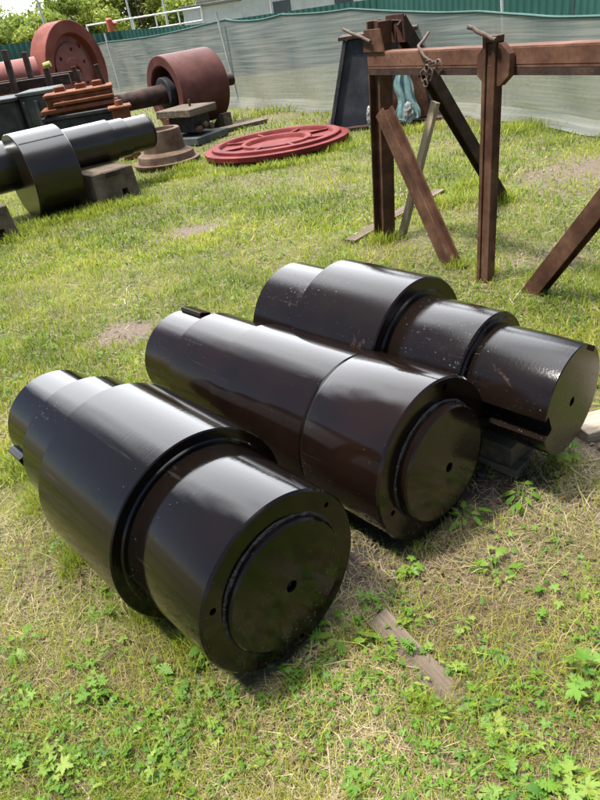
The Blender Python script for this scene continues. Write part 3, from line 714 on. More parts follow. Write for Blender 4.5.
OB, wl, hh = standon('base_frame', 42, 112, 113, 11.0, .75, MAT['dark'], 'dark low base carrying the orange casting', 'base')
zb = hh
oc0 = at(75, 100, 11.0); OR = empty('orange_casting', (oc0.x, 11.4, zb), (.985, .17, 0)); tag(OR, 'rusty orange rectangular casting with flanged edges and upright studs', 'casting')
zt = at(80, 93, 11.2).z - zb; wl = (at(109, 100, 11.0) - at(41, 100, 11.0)).length
MB().box((0, 0, zt / 2), (wl, .6, zt), ch=.015).build('casting_body', MAT['rust_orange'], OR)
MB().box((-.03, 0, zt * .28), (wl + .16, .74, .06), ch=.01).build('flange', MAT['rust_orange'], OR)
MB().box((.06, -.05, zt * .62), (wl - .1, .66, .05), ch=.01).build('flange', MAT['rust_orange'], OR)
MB().box((0, .0, zt + .025), (wl + .04, .66, .05), ch=.01).build('flange', MAT['rust_orange'], OR)
MB().box((-wl * .25, -.31, zt * .5), (.06, .06, zt * .5), ch=.006).build('rib', MAT['rust_orange'], OR)
for u_ in (-.28, .04, .3):
    MB().box((u_ * wl, .1, zt + .08), (.16, .2, .09), ch=.01).build('bearing_cap', MAT['rust_orange'], OR)
for u_, hgt in ((.06, .36), (.40, .34)):
    MB().bar((u_ * wl, .12, zt), (u_ * wl - .05, .12, zt + hgt), .08, .07, ch=.006).build('stud', MAT['rust_dark'], OR)
SC = empty('small_casting', (at(119, 115, 10.3).x, 10.5, 0), (.98, .2, 0)); tag(SC, 'small rusty orange casting right of the orange one', 'casting')
z_ = at(119, 109, 10.4).z
MB().box((0, 0, z_ / 2), (.26, .3, z_), ch=.01).build('casting_body', MAT['rust_orange'], SC)
MB().box((0, 0, z_ + .02), (.34, .36, .04), ch=.01).build('flange', MAT['rust_orange'], SC)
MB().lathe([(0, .06), (.07, .055), (.075, .03)], 20, UP, c=(0, 0, z_ + .04)).build('boss', MAT['rust_orange'], SC)
rp = at(8, 78, 15.0); RL = empty('small_roller', (rp.x, 15.0, 0), (.93, .36, 0)); tag(RL, 'pale pink roller lying behind the stake rack', 'roller')
MB().lathe(cylx(-1.2, .62, .30, .01), 64, c=(0, 0, rp.z)).build('roller_body', MAT['primer_face'], RL)
MB().box((-.5, 0, (rp.z - .29) / 2), (.2, .5, rp.z - .29), ch=.01).build('cradle', MAT['rust_dark'], RL); MB().box((.35, 0, (rp.z - .29) / 2), (.2, .5, rp.z - .29), ch=.01).build('cradle', MAT['rust_dark'], RL)

# ------------------------------------------------------------------ shade net fence
m, n, b = newmat('shade net')
c_ = n.nodes.new('ShaderNodeTexCoord'); mp_ = n.nodes.new('ShaderNodeMapping'); mp_.inputs['Scale'].default_value = (.55, .55, 26); n.links.new(c_.outputs['Object'], mp_.inputs['Vector'])
t1 = n.nodes.new('ShaderNodeTexNoise'); t1.inputs['Scale'].default_value = 1.6; t1.inputs['Detail'].default_value = 6; n.links.new(mp_.outputs['Vector'], t1.inputs['Vector'])
t2 = noise(n, 1.1, 4, .5)
col = ramp(n, t1.outputs['Fac'], [(.3, (.14, .155, .145)), (.55, (.215, .228, .212)), (.75, (.30, .305, .28))])
col = mix(n, ramp(n, t2, [(.4, 0.), (.65, .5)]), col, (.32, .30, .25))
dif = n.nodes.new('ShaderNodeBsdfDiffuse'); n.links.new(col, dif.inputs['Color'])
trl = n.nodes.new('ShaderNodeBsdfTranslucent'); n.links.new(col, trl.inputs['Color'])
trn = n.nodes.new('ShaderNodeBsdfTransparent')
ms = n.nodes.new('ShaderNodeMixShader'); ms.inputs[0].default_value = .35; n.links.new(dif.outputs[0], ms.inputs[1]); n.links.new(trl.outputs[0], ms.inputs[2])
ms2 = n.nodes.new('ShaderNodeMixShader')
op = ramp(n, t1.outputs['Fac'], [(.35, .72), (.65, .88)]); n.links.new(op, ms2.inputs[0])
n.links.new(trn.outputs[0], ms2.inputs[1]); n.links.new(ms.outputs[0], ms2.inputs[2])
n.links.new(ms2.outputs[0], n.nodes['Material Output'].inputs['Surface']); n.nodes.remove(b)
MAT['net'] = m
MAT['hem'] = rough_mat('green hem', (.04, .085, .072), (.06, .115, .10), scale=4, rough=.7, bs=.05)
FP = [Vector((-6.4, 26.2, 0)), Vector((-3.85, 21.6, 0)), Vector((-.25, 14.6, 0)), Vector((.62, 12.1, 0)), Vector((1.39, 10.75, 0)), Vector((3.05, 9.35, 0)), Vector((3.7, 7.0, 0)), Vector((4.3, 4.6, 0)), Vector((4.7, 2.4, 0))]
FP[3] = Vector((.75, 12.9, 0)); FP[4] = Vector((1.75, 11.55, 0))
FN = empty('net_fence', FP[2]); tag(FN, 'grey green shade net fence along the far side of the yard', 'fence')
TOPS = [1.62, 1.52, 1.60, 1.54, 1.47, 1.24, 1.10, 1.05, 1.05]
for i in range(len(FP) - 1):
    p, q = FP[i], FP[i + 1]; d = q - p; ln = d.length; nn = Vector((-d.y, d.x, 0)).normalized()
    nu, nv = max(8, int(ln / .12)), 16; vs = []; fs = []
    for a in range(nu + 1):
        u = a / nu
        for c2 in range(nv + 1):
            v = c2 / nv; top = TOPS[i] * (1 - u) + TOPS[i + 1] * u - .06 * math.sin(PI * u) * (1 if i < 3 else .4)
            env = math.sin(PI * u) ** .5
            wv = .045 * math.sin(u * ln * 2.1 + v * 2.2 + i) * env + .03 * math.sin(u * ln * 5.3 + v * 5 + 2 * i) * env * (1 - v * .5)
            z = v * top; side = wv
            if v < .13: side += (.13 - v) * -1.1 * (.7 + .3 * math.sin(u * ln * 3.7))     # slack foot lying on the grass
            sgn = -1 if nn.y > 0 else 1
            pp = p.lerp(q, u) + nn * side * (1 if nn.y > 0 else -1) + Vector((0, 0, z + .005)) - FP[2]
            vs.append(tuple(pp))
    for a in range(nu):
        for c2 in range(nv):
            k = a * (nv + 1) + c2; fs.append((k, k + nv + 1, k + nv + 2, k + 1))
    MB().add(vs, fs).build('net_panel', MAT['net'], FN, sharp=0)
    hv = [vs[a * (nv + 1) + nv] for a in range(nu + 1)]
    MB().tube([Vector(h) for h in hv], .016, 6).build('hem', MAT['hem'], FN)
for i, (p, lean, hgt) in enumerate(zip(FP, [(0, 0), (-.05, 0), (-.16, 0), None, None, None, (0, 0), (0, 0), (0, 0)], [1.75, 1.75, 1.75, 0, 0, 1.95, 1.9, 1.9, 1.9])):
    if lean is None: continue
    q = p - FP[2] + Vector((0, .05, 0)); MB().tube([q + Vector((0, 0, -.1)), q + Vector((lean[0], lean[1], hgt))], .026, 10).build('fence_pole', MAT['pole'], FN)
q = gp(505, 110) - FP[2]; MB().tube([q, q + Vector((-.12, .0, 1.9))], .02, 10).build('fence_pole', MAT['pole'], FN)
q = gp(283, 110) - FP[2]; q.y += .1

# green profiled fence behind it
GP = [Vector((-22, 30, 0)), Vector((-9, 26.6, 0)), Vector((-4.2, 26.9, 0)), Vector((-1.5, 24.6, 0)), Vector((4, 20.5, 0)), Vector((7.0, 15.0, 0)), Vector((9.5, 7, 0))]
GT = [2.1, 1.95, 1.78, 1.60, 1.52, 1.50, 1.50]
GF = empty('sheet_fence', GP[2]); tag(GF, 'dark green profiled sheet fence beyond the shade net', 'fence')
for i in range(len(GP) - 1):
    p, q = GP[i], GP[i + 1]; d = q - p; ln = d.length; nn = Vector((-d.y, d.x, 0)).normalized(); k = int(ln / .05); vs = []; fs = []
    for a in range(k + 1):
        u = a / k; off = (.0, .0, .035, .035)[a % 4]; g = p.lerp(q, u) + nn * off - GP[2]; zt = GT[i] * (1 - u) + GT[i + 1] * u
        vs += [(g.x, g.y, -.05), (g.x, g.y, zt)]
    for a in range(k): fs.append((2 * a, 2 * a + 2, 2 * a + 3, 2 * a + 1))
    MB().add(vs, fs).build('sheet_panel', MAT['sheet'], GF, sharp=0)
for p in GP[1:6]:
    q = p - GP[2] + Vector((0, .08, 0)); MB().box((q.x, q.y, .72), (.06, .06, 1.44)).build('fence_post', MAT['dark'], GF)

# ------------------------------------------------------------------ building, poles, railing beyond
bl, br_ = at(205, 22, 42), at(520, -30, 36); bdx = Vector((br_.x - bl.x, br_.y - bl.y, 0)); bln = bdx.length; bdx.normalize()
BD = empty('white_building', ((bl.x + br_.x) / 2, (bl.y + br_.y) / 2 + 2, 0), bdx); tag(BD, 'long low white building beyond the fences', 'building')
MB().box((0, 0, 1.3), (bln + 2, 4, 2.6)).build('wall', MAT['white'], BD)
MB().prism([(-2.3, 2.6), (2.3, 2.6), (2.3, 2.75), (-.2, 3.3), (-2.3, 2.75)], (-(bln + 2.4) / 2, 0, 0), (1, 0, 0), (0, 1, 0), (0, 0, 1), bln + 2.4).build('roof', MAT['roof'], BD)
for k in range(5):
    f_ = MB().box((-bln / 2 + 2 + k * 3.4, -2.01, 1.75), (1.2, .06, .8)).build('window', MAT['white'], BD); MB().box((0, 0, 0), (1.0, .02, .6)).build('pane', MAT['glass'], f_)
    bpy.context.view_layer.update()
    f_.children[0].location = (-bln / 2 + 2 + k * 3.4, -2.05, 1.75)
def thinpole(px, ytop, Yd, r, label, bend=0.0):
    t = at(px, ytop, Yd); ob = MB().tube([(0, 0, 0), (bend * .5, 0, t.z * .5), (bend, 0, t.z)], [r, r * .9, r * .7], 8).build('utility_pole', MAT['pole'], sharp=60)
    ob.location = (t.x - bend, Yd, 0); return tag(ob, label, 'pole', 'thin poles beyond the fence')
thinpole(24, -40, 34, .06, 'thin grey pole above the small trees at the far left', -.1)
thinpole(119, -30, 31, .05, 'white pole standing just right of the orange red tank')
thinpole(154, -40, 33, .06, 'tall grey pole in front of the tallest trees')
thinpole(266, -30, 33, .05, 'thin brown grey pole before the white building')
RA_ = empty('white_railing', (at(165, 33, 30).x, 30, 0)); tag(RA_, 'white pipe railing seen over the green sheet fence', 'railing')
for z_ in (1.7, 2.15): MB().tube([(-3, 0, z_), (1.6, 0, z_)], .03, 8).build('rail', MAT['white'], RA_)
for k in range(6): MB().tube([(-3 + k * .92, 0, 0), (-3 + k * .92, 0, 2.2)], .03, 8).build('post', MAT['white'], RA_)
p = at(112, 33, 29); HY = empty('red_tank', (p.x, 29, 0)); tag(HY, 'small orange red tank on a stand above the green fence', 'tank')
MB().lathe([(0, .07), (.04, .13), (.46, .13), (.52, .07)], 24, UP, c=(0, 0, 1.75)).build('tank_body', MAT['orange_red'], HY)
MB().lathe([(0, .06), (1.76, .06)], 12, UP).build('stand', MAT['pole'], HY); MB().lathe([(0, .06), (.2, .06)], 12, c=(.08, 0, 2.05)).build('valve', MAT['orange_red'], HY)
p = at(212, 14, 32); KI = empty('white_cabin', (p.x, 32.5, 0)); tag(KI, 'small white cabin before the long white building', 'cabin')
MB().box((0, 0, 1.1), (2.4, 1.5, 2.2), ch=.01).build('wall', MAT['white'], KI); MB().box((0, 0, 2.25), (2.7, 1.8, .1), ch=.01).build('roof', MAT['roof'], KI)

# ------------------------------------------------------------------ foliage materials
def leafmat(name, stops, tr=.45, rough=.55):
    m, n, b = newmat(name)
    at_ = n.nodes.new('ShaderNodeAttribute'); at_.attribute_name = 'tone'
    col = ramp(n, at_.outputs['Fac'], stops)
    n.links.new(col, b.inputs['Base Color']); b.inputs['Roughness'].default_value = rough; b.inputs['Specular IOR Level'].default_value = .3
    t = n.nodes.new('ShaderNodeBsdfTranslucent'); n.links.new(col, t.inputs['Color'])
    ms = n.nodes.new('ShaderNodeMixShader'); ms.inputs[0].default_value = tr
    n.links.new(b.outputs[0], ms.inputs[1]); n.links.new(t.outputs[0], ms.inputs[2]); n.links.new(ms.outputs[0], n.nodes['Material Output'].inputs['Surface'])
    return m
MAT['tree_leaf'] = leafmat('tree leaves', [(0, (.09, .14, .025)), (.5, (.22, .28, .045)), (1, (.40, .42, .09))], .5)
MAT['tree_leaf_pale'] = leafmat('pale tree leaves', [(0, (.12, .17, .07)), (.5, (.25, .31, .13)), (1, (.40, .44, .22))], .5)
MAT['grass'] = leafmat('grass blades', [(0, (.06, .11, .014)), (.3, (.18, .245, .020)), (.55, (.33, .365, .038)), (.78, (.45, .42, .085)), (1, (.52, .45, .20))], .45)
MAT['straw'] = leafmat('dry straw', [(0, (.085, .05, .026)), (.35, (.19, .135, .072)), (.7, (.32, .255, .14)), (1, (.50, .42, .26))], .25, .6)
MAT['weed'] = leafmat('weed leaves', [(0, (.04, .11, .015)), (.5, (.11, .22, .02)), (.8, (.17, .25, .03)), (1, (.25, .29, .055))], .4, .5)

def tree(base, hgt, rad, label, mat, n_leaf=3800, seed=1, leaf=.105, group='trees beyond the fences', low=.25):
    rg = np.random.default_rng(seed); rr = random.Random(seed); n_leaf = int(n_leaf * 2.6)
    T = empty('leafy_tree', base); tag(T, label, 'tree', group)
    mb = MB(); tr = [Vector((0, 0, -.1)), Vector((rr.uniform(-.1, .1), 0, hgt * .3)), Vector((rr.uniform(-.3, .3), 0, hgt * .75))]
    r0 = hgt * .022; mb.tube(tr, [r0, r0 * .8, r0 * .3], 8)
    cl = []
    for k in range(16):
        an = rr.uniform(0, 2 * PI); h = rr.uniform(low, 1.0) * hgt; r_ = rad * math.sqrt(max(.05, 1 - ((h / hgt - .55) / .55) ** 2)) * rr.uniform(.35, 1)
        c = Vector((math.cos(an) * r_, math.sin(an) * r_, h)); cl.append(c)
        s = Vector((0, 0, min(h * .7, hgt * .6))); mb.tube([s, s.lerp(c, .5) + Vector((0, 0, .1)), c], [r0 * .4, r0 * .25, r0 * .1], 5)
    mb.build('trunk', MAT['bark'], T, sharp=60)
    k = rg.integers(0, len(cl), n_leaf); cc = np.array(cl)[k]; sz = rad * (.28 + .25 * rg.random(len(cl)))[k]
    d = rg.normal(size=(n_leaf, 3)); d /= np.linalg.norm(d, axis=1)[:, None]; rr_ = rg.random(n_leaf) ** .5
    P = cc + d * (rr_ * sz)[:, None] * np.array([1, 1, .75]); P[:, 2] = np.maximum(P[:, 2], .15)
    u = rg.normal(size=(n_leaf, 3)); u /= np.linalg.norm(u, axis=1)[:, None]; v = np.cross(u, rg.normal(size=(n_leaf, 3))); v /= np.linalg.norm(v, axis=1)[:, None]
    s = leaf * (.6 + .8 * rg.random(n_leaf))[:, None]
    V = np.stack([P - u * s, P + v * s * .55, P + u * s, P - v * s * .55], 1).reshape(-1, 3)
    F4 = np.arange(n_leaf * 4).reshape(-1, 4)
    tn = np.clip(rg.normal(.5, .2, n_leaf) + (rg.random(len(cl)) - .5)[k] * .4, 0, 1)
    ob = fromarr('crown', V, F4, None, mat, np.repeat(tn, 4), T)
    return T
def treeat(px, ytop, Yd, rad, label, mat='tree_leaf', **k):
    t = at(px, ytop, Yd); tree((t.x, Yd, 0), t.z, rad, label, MAT[mat], **k)
treeat(2, 24, 38, 2.0, 'low yellow green tree at the far left over the green fence', seed=3, low=.1)
treeat(30, 20, 40, 2.2, 'low bushy tree just left of the flywheel', seed=4, low=.1)
treeat(66, 2, 44, 2.6, 'mid sized tree directly above the flywheel', seed=5, low=.1)
treeat(92, -30, 50, 3.4, 'tall grey green tree behind the orange red tank', 'tree_leaf_pale', seed=6, n_leaf=5200)
treeat(128, -42, 47, 3.2, 'tall bright tree between the two grey poles', seed=7, n_leaf=5200)
treeat(158, -50, 52, 3.6, 'tallest tree, behind the white pipe railing', seed=8, n_leaf=5200)
treeat(178, 0, 37, 1.3, 'small yellow green tree left of the white cabin', 'tree_leaf', seed=9, n_leaf=2600, low=.1)
treeat(205, -45, 56, 3.6, 'tall tree rising behind the white cabin', seed=10, n_leaf=5200)
treeat(250, -42, 60, 3.8, 'tree crown over the left end of the long white building', seed=12, n_leaf=5200)
treeat(310, -60, 62, 4.2, 'pale tree behind the middle of the long white building', 'tree_leaf_pale', seed=13, n_leaf=5200)
treeat(-45, 0, 46, 3.2, 'tree standing outside the left picture edge', seed=14)

# ------------------------------------------------------------------ grass, straw and ground cover
HALF = 300 / FPX
def sample(y0, y1, cnt, power=1.0, margin=.35):
    """points in the strip of ground the camera looks at, denser close by"""
    u = RNG.random(cnt); Y = y0 * (y1 / y0) ** u if power else y0 + (y1 - y0) * u
    lo = -.64 * Y - .52 - margin * .3; hi = .47 * Y + .32 + margin * .3
    X = lo + (hi - lo) * RNG.random(cnt)
    # and, thinner, a step to either side of it
    c2 = int(cnt * .55); Y2 = y0 * (y1 / y0) ** RNG.random(c2) if y0 > 1 else .2 + (y1 - .2) * RNG.random(c2); e = RNG.random(c2) * (1.3 + .12 * Y2)
    lo2 = -.64 * Y2 - .52 - margin * .3; hi2 = .47 * Y2 + .32 + margin * .3
    X2 = np.where(RNG.random(c2) < .5, lo2 - e, hi2 + e)
    return np.concatenate([X, X2]), np.concatenate([Y, Y2])
def blades(X, Y, h, wd, lean, flat=False, base=0.0):
    n = len(X); z = ground_h(X, Y) + base
    th = RNG.random(n) * 2 * PI; dirx, diry = np.cos(th), np.sin(th)
    a2 = th + PI / 2 + RNG.normal(0, .5, n); wx, wy = np.cos(a2) * wd / 2, np.sin(a2) * wd / 2
    if flat:     # lying stalks: h is their length
        up0 = RNG.random(n) * .012; up1 = RNG.random(n) * .03 * (.4 + RNG.random(n)); cv = RNG.normal(0, .12, n)
        px, py = -diry, dirx
        pts = []
        for t, up in ((-.5, up0), (0, (up0 + up1) / 2 + .004), (.5, up1)):
            off = cv * (t * t * 4 - .5)
            pts.append((X + dirx * h * t + px * off * h, Y + diry * h * t + py * off * h, z + up))
        (x0, y0, z0), (x1, y1, z1), (x2, y2, z2) = pts; tw = RNG.normal(0, .4, n) * wd
        V = np.stack([np.stack([x0 - wx, y0 - wy, z0], -1), np.stack([x0 + wx, y0 + wy, z0 + tw * .3], -1), np.stack([x1 + wx, y1 + wy, z1 + tw * .4], -1), np.stack([x1 - wx, y1 - wy, z1], -1),
                      np.stack([x2 + wx * .5, y2 + wy * .5, z2], -1), np.stack([x2 - wx * .5, y2 - wy * .5, z2], -1)], 1)
        b0_ = np.arange(n)[:, None] * 6
        return V.reshape(-1, 3), np.concatenate([b0_ + np.array([0, 1, 2, 3]), b0_ + np.array([3, 2, 4, 5])]), None, 6
    L1 = lean * .35 * h; L2 = lean * h; hz = h * np.sqrt(np.clip(1 - (lean * .75) ** 2, .08, 1))
    V = np.stack([np.stack([X - wx, Y - wy, z - .006], -1), np.stack([X + wx, Y + wy, z - .006], -1),
                  np.stack([X + dirx * L1 + wx * .8, Y + diry * L1 + wy * .8, z + hz * .6], -1), np.stack([X + dirx * L1 - wx * .8, Y + diry * L1 - wy * .8, z + hz * .6], -1),
                  np.stack([X + dirx * L2, Y + diry * L2, z + hz], -1)], 1)
    b0_ = np.arange(n)[:, None] * 5
    return V.reshape(-1, 3), b0_ + np.array([0, 1, 2, 3]), b0_ + np.array([3, 2, 4]), 5
# keep stalks out of the planks and the ring cover
def clear(X, Y):
    ok = np.ones(len(X), bool)
    for o_ in [o for o in C.objects if o.name.startswith(('wooden_plank', 'wooden_block'))]:
        mi = np.array(o_.matrix_world.inverted()); l = mi[:3, :3] @ np.stack([X, Y, 0 * X + .02]) + mi[:3, 3:4]
        bb = np.array(o_.bound_box); lo = bb.min(0) - .004; hi = bb.max(0) + .004
        if 'sunk' in o_['label']: hi[0] = lo[0] + .62 * (hi[0] - lo[0]) + RNG.normal(0, .02); lo[1] += .012; hi[1] -= .012
        ok &= ~((l[0] > lo[0]) & (l[0] < hi[0]) & (l[1] > lo[1]) & (l[1] < hi[1]))
    ok &= np.hypot(X - dc.x, Y - dc.y) > .99
    for r_, t0, t1, rad in ((R1, -.75, .7, .2), (R2, -.75, .7, .2)):
        mi = np.array(r_.matrix_world.inverted()); l = mi[:3, :3] @ np.stack([X, Y, 0 * X]) + mi[:3, 3:4]
        ok &= ~((l[0] > t0) & (l[0] < t1) & (np.abs(l[1]) < rad))
    return ok
bpy.context.view_layer.update()
def green_field(X, Y):      # 0 straw .. 1 lush
    near = np.clip((Y - 1.2) / 2.2, 0, 1)
    g = fbm(X + 5, Y, .55, 3) * 1.3 - .06
    g = g + .22 * near - .12 * np.clip((X - .5) / .8, 0, 1) * (1 - np.clip((Y - 3) / 3, 0, 1)) + .25 * np.exp(-(((X + .6) / .25) ** 2 + ((Y - 1.0) / .18) ** 2))
    g = g + .25 * np.clip((-X - 1.0) / 1.0, 0, 1) * np.clip((Y - 3.5) / 2, 0, 1)
    return np.clip(g, 0, 1)
VV, FF4, FF3, TT = [], [], [], []
off = 0
def collect(res, tone):
    global off
    V, F4, F3, k = res; VV.append(V); FF4.append(F4 + off); 
    if F3 is not None: FF3.append(F3 + off)
    TT.append(np.repeat(tone, k)); off += len(V)
def flush(name, mat, label, cat):
    global VV, FF4, FF3, TT, off
    ob = fromarr(name, np.concatenate(VV), np.concatenate(FF4), np.concatenate(FF3) if FF3 else None, mat, np.concatenate(TT))
    VV, FF4, FF3, TT, off = [], [], [], [], 0
    return tag(ob, label, cat, kind='stuff')
def keep(X, Y, p): 
    k = (RNG.random(len(X)) < p) & clear(X, Y); return X[k], Y[k]
# green blades
for y0, y1, cnt, hh, ww in ((.62, 2.3, 95000, .042, .0019), (.62, 2.3, 9000, .085, .0021), (2.3, 5.2, 120000, .043, .0042), (5.2, 11, 100000, .046, .0075), (11, 27, 40000, .06, .016)):
    X, Y = sample(y0, y1, cnt); g = green_field(X, Y); bq = bareness(X, Y)
    X, Y = keep(X, Y, np.clip((.12 + .88 * g) * (1 - bq) ** 1.5, 0, 1) * (1.0 if y0 > 2 else .75)); g = green_field(X, Y)
    nn_ = len(X); cl = fbm(X, Y, .12, 2)
    h = hh * (.45 + 1.0 * RNG.random(nn_) ** 1.5) * (.6 + .9 * cl) ; w_ = ww * (.6 + .8 * RNG.random(nn_))
    tn = np.clip(.62 - .28 * g + RNG.normal(0, .15, nn_) + (fbm(X, Y, .3, 2) - .5) * .5 + (fbm(X + 20, Y, 1.3, 2) - .5) * .45, 0, 1)
    collect(blades(X, Y, h, w_, np.clip(RNG.normal(.65, .3, nn_), .05, 1.2)), tn)
for px, py, sx_, sy_, cnt, hh in ((120, 207, .45, .12, 700, .11), (60, 222, .5, .12, 700, .11), (10, 240, .3, .12, 350, .11), (172, 178, .45, .08, 600, .10), (190, 170, .2, .1, 300, .13), (270, 168, .6, .08, 700, .10), (330, 150, .3, .1, 400, .10),
                                  (385, 241, .12, .06, 260, .11), (487, 272, .08, .05, 160, .10), (462, 266, .10, .05, 180, .08), (538, 282, .12, .06, 220, .08), (505, 202, .12, .06, 220, .12), (478, 185, .25, .1, 350, .12), (400, 135, .6, .15, 600, .12), (440, 205, .3, .08, 350, .12),
                                  (40, 500, .06, .10, 500, .08), (75, 560, .05, .10, 500, .08), (30, 470, .05, .08, 200, .06), (150, 610, .06, .05, 600, .075), (190, 650, .05, .04, 420, .07), (560, 470, .08, .06, 160, .07), (415, 545, .08, .05, 200, .06), (380, 640, .05, .06, 200, .05), (430, 715, .05, .05, 240, .06), (240, 335, .25, .08, 500, .06), (260, 325, .2, .08, 300, .07), (300, 108, 1.6, .3, 900, .16), (520, 128, .5, .3, 600, .13)):
    c_ = gp(px, py); X = RNG.normal(c_.x, sx_ * .6, cnt); Y = RNG.normal(c_.y, sy_ * .7, cnt); X, Y = keep(X, Y, 1.0); nn_ = len(X)
    collect(blades(X, Y, hh * (.4 + .8 * RNG.random(nn_)), (.0022 + .0011 * max(0, c_.y - 2)) * (.6 + .8 * RNG.random(nn_)), np.clip(RNG.normal(.6, .3, nn_), .05, 1.2)), np.clip(RNG.normal(.42, .15, nn_), 0, 1))
flush('grass', MAT['grass'], 'short uneven yellow green grass covering the yard', 'grass')
# straw
for y0, y1, cnt, ln_, ww in ((.62, 2.4, 85000, .075, .00135), (.62, 2.4, 2600, .15, .003), (2.4, 5.2, 32000, .085, .0034), (5.2, 11, 12000, .10, .0065)):
    X, Y = sample(y0, y1, cnt); g = green_field(X, Y); bq = bareness(X, Y)
    X, Y = keep(X, Y, np.clip(1.05 - .8 * g, .1, 1) * (1 - .75 * bq)); nn_ = len(X)
    collect(blades(X, Y, ln_ * (.3 + 1.1 * RNG.random(nn_) ** 1.6), ww * (.5 + .9 * RNG.random(nn_)), None, True), np.clip(RNG.normal(.47, .17, nn_) + (fbm(X, Y, .4, 2) - .5) * .7, 0, 1))
X, Y = sample(.62, 4.5, 3600); X, Y = keep(X, Y, .35 + .65 * np.clip(bareness(X, Y) * 1.5, 0, 1)); nn_ = len(X)
collect(blades(X, Y, .016 + .02 * RNG.random(nn_), .006 + .009 * RNG.random(nn_), None, True), np.clip(RNG.normal(.16, .14, nn_), 0, 1))
flush('dry_straw', MAT['straw'], 'matted dry straw lying between the grass blades', 'straw')

# leaves: lobed outlines
def leaf_outline(kind):
    if kind == 'palm':
        pts = [(0, 0)]; rj = lambda: random.uniform(.86, 1.12)
        for a0, ln, wd in ((-116, .74, 26), (-60, .9, 29), (0, 1.05, 29), (60, .9, 29), (116, .74, 26)):
            for da, r in ((-wd, .46), (-wd * .78, .70), (-wd * .5, .62), (-wd * .36, .88), (-wd * .16, .82), (0, 1.0), (wd * .16, .82), (wd * .36, .88), (wd * .5, .62), (wd * .78, .70), (wd, .48)):
                r = r * ln * rj(); a = math.radians(a0 + da); pts.append((r * math.cos(a), r * math.sin(a)))
        return pts
    if kind == 'pinnate':
        pts = [(0, -.015)]; k = 7
        for i in range(k):
            x = .15 + .85 * i / (k - 1); r = .30 * math.sin(.35 + 2.5 * i / (k - 1)) + .05
            pts += [(x - .07, -.07), (x - .01, -r * random.uniform(.8, 1.15)), (x + .05, -r * .9), (x + .05, -.06)]
        up = [(x, -y) for x, y in pts][::-1]
        return pts + [(1.12, 0)] + up
    return [(0, 0), (.25, -.16), (.6, -.22), (.9, -.12), (1.1, 0), (.9, .12), (.6, .22), (.25, .16)]
def add_leaf(V, F, T, c, yaw, pitch, s, kind, tone, rg):
    o_ = leaf_outline(kind); k = len(V); cy, sy, cp, sp = math.cos(yaw), math.sin(yaw), math.cos(pitch), math.sin(pitch)
    rl = rg.gauss(0, .3); cvx = rg.uniform(-.5, .1)
    for i, (x, y) in enumerate(o_):
        z = cvx * (x * x + y * y) + .25 * abs(y) + y * rl
        X_, Z_ = x * cp - z * sp, x * sp + z * cp
        V.append((c[0] + s * (X_ * cy - y * sy), c[1] + s * (X_ * sy + y * cy), c[2] + s * Z_)); T.append(tone + rg.gauss(0, .05))
    n = len(o_); ctr = len(V); V.append(V[k]); T.append(tone)
    # fan from a point a little inside the leaf
    x, y = (.12, 0) if kind == 'palm' else (.5, 0)
    X_ = x * cp + .0 * sp; V[ctr] = (c[0] + s * (X_ * cy), c[1] + s * (X_ * sy), c[2] + s * x * sp)
    for i in range(n): F.append((ctr, k + i, k + (i + 1) % n))
def weed_mesh(kind, nl, size, hgt, tone, seed):
    rg = random.Random(seed); V, F, T = [], [], []
    for i in range(nl):
        an = 2 * PI * i / nl + rg.uniform(-.6, .6); r_ = hgt * rg.uniform(.2, .95); h = hgt * rg.uniform(.35, 1.0)
        c = (math.cos(an) * r_, math.sin(an) * r_, h)
        k = len(V); wv = (-math.sin(an) * .0012, math.cos(an) * .0012)
        V += [(-wv[0], -wv[1], -.005), (wv[0], wv[1], -.005), (c[0] + wv[0], c[1] + wv[1], c[2]), (c[0] - wv[0], c[1] - wv[1], c[2])]; T += [tone] * 4
        F += [(k, k + 1, k + 2), (k, k + 2, k + 3)]
        add_leaf(V, F, T, c, an + rg.uniform(-.5, .5), rg.uniform(-.5, .4), size * rg.uniform(.4, 1.15), kind, tone + rg.gauss(0, .17), rg)
    return np.array(V), np.array(F), np.clip(np.array(T), 0, 1)
protos = []
def weed(px, py, kind, nl, size, hgt, tone, seed, label, group=None):
    V, F, T = weed_mesh(kind, int(nl * 1.6), size * 1.2, hgt * 1.5, tone, seed)
    ob = fromarr('leafy_weed', V, None, F, MAT['weed'], T); p = gp(px, py); ob.location = (p.x, p.y, float(ground_h(np.array([p.x]), np.array([p.y]))[0]))
    return tag(ob, label, 'weed', group)
G1 = 'low weeds along the bottom of the picture'
weed(95, 695, 'palm', 9, .024, .035, .45, 1, 'dense dark weed clump in the straw left below the nearest shaft')
weed(60, 768, 'palm', 9, .024, .03, .72, 2, 'yellow green lobed weed by the lower left picture edge')
weed(118, 785, 'oval', 7, 0.022, .03, .8, 3, 'pale yellow weed at the bottom edge, right of the lower left one')
weed(165, 770, 'palm', 9, .024, .035, .62, 4, 'bright weed at the bottom edge under the nearest shaft journal')
weed(8, 775, 'palm', 6, .022, .03, .5, 5, 'weed cut off by the lower left picture corner')
weed(183, 680, 'pinnate', 6, 0.044, .035, .5, 6, 'weed touching the ground just left of the nearest end face')
weed(150, 730, 'oval', 5, .04, .02, .55, 7, 'broad leaved plantain rosette below the nearest shaft')
weed(345, 645, 'pinnate', 7, 0.044, .04, .62, 8, 'light weed between the nearest end face and the sunk plank')
weed(355, 790, 'palm', 8, .02, .03, .55, 9, 'low weed at the bottom edge in the middle of the picture')
weed(430, 720, 'oval', 8, 0.018, .03, .62, 10, 'weed at the left flank of the sunk plank')
weed(490, 724, 'palm', 4, .026, .02, .82, 11, 'pale star shaped weed on the buried end of the sunk plank')
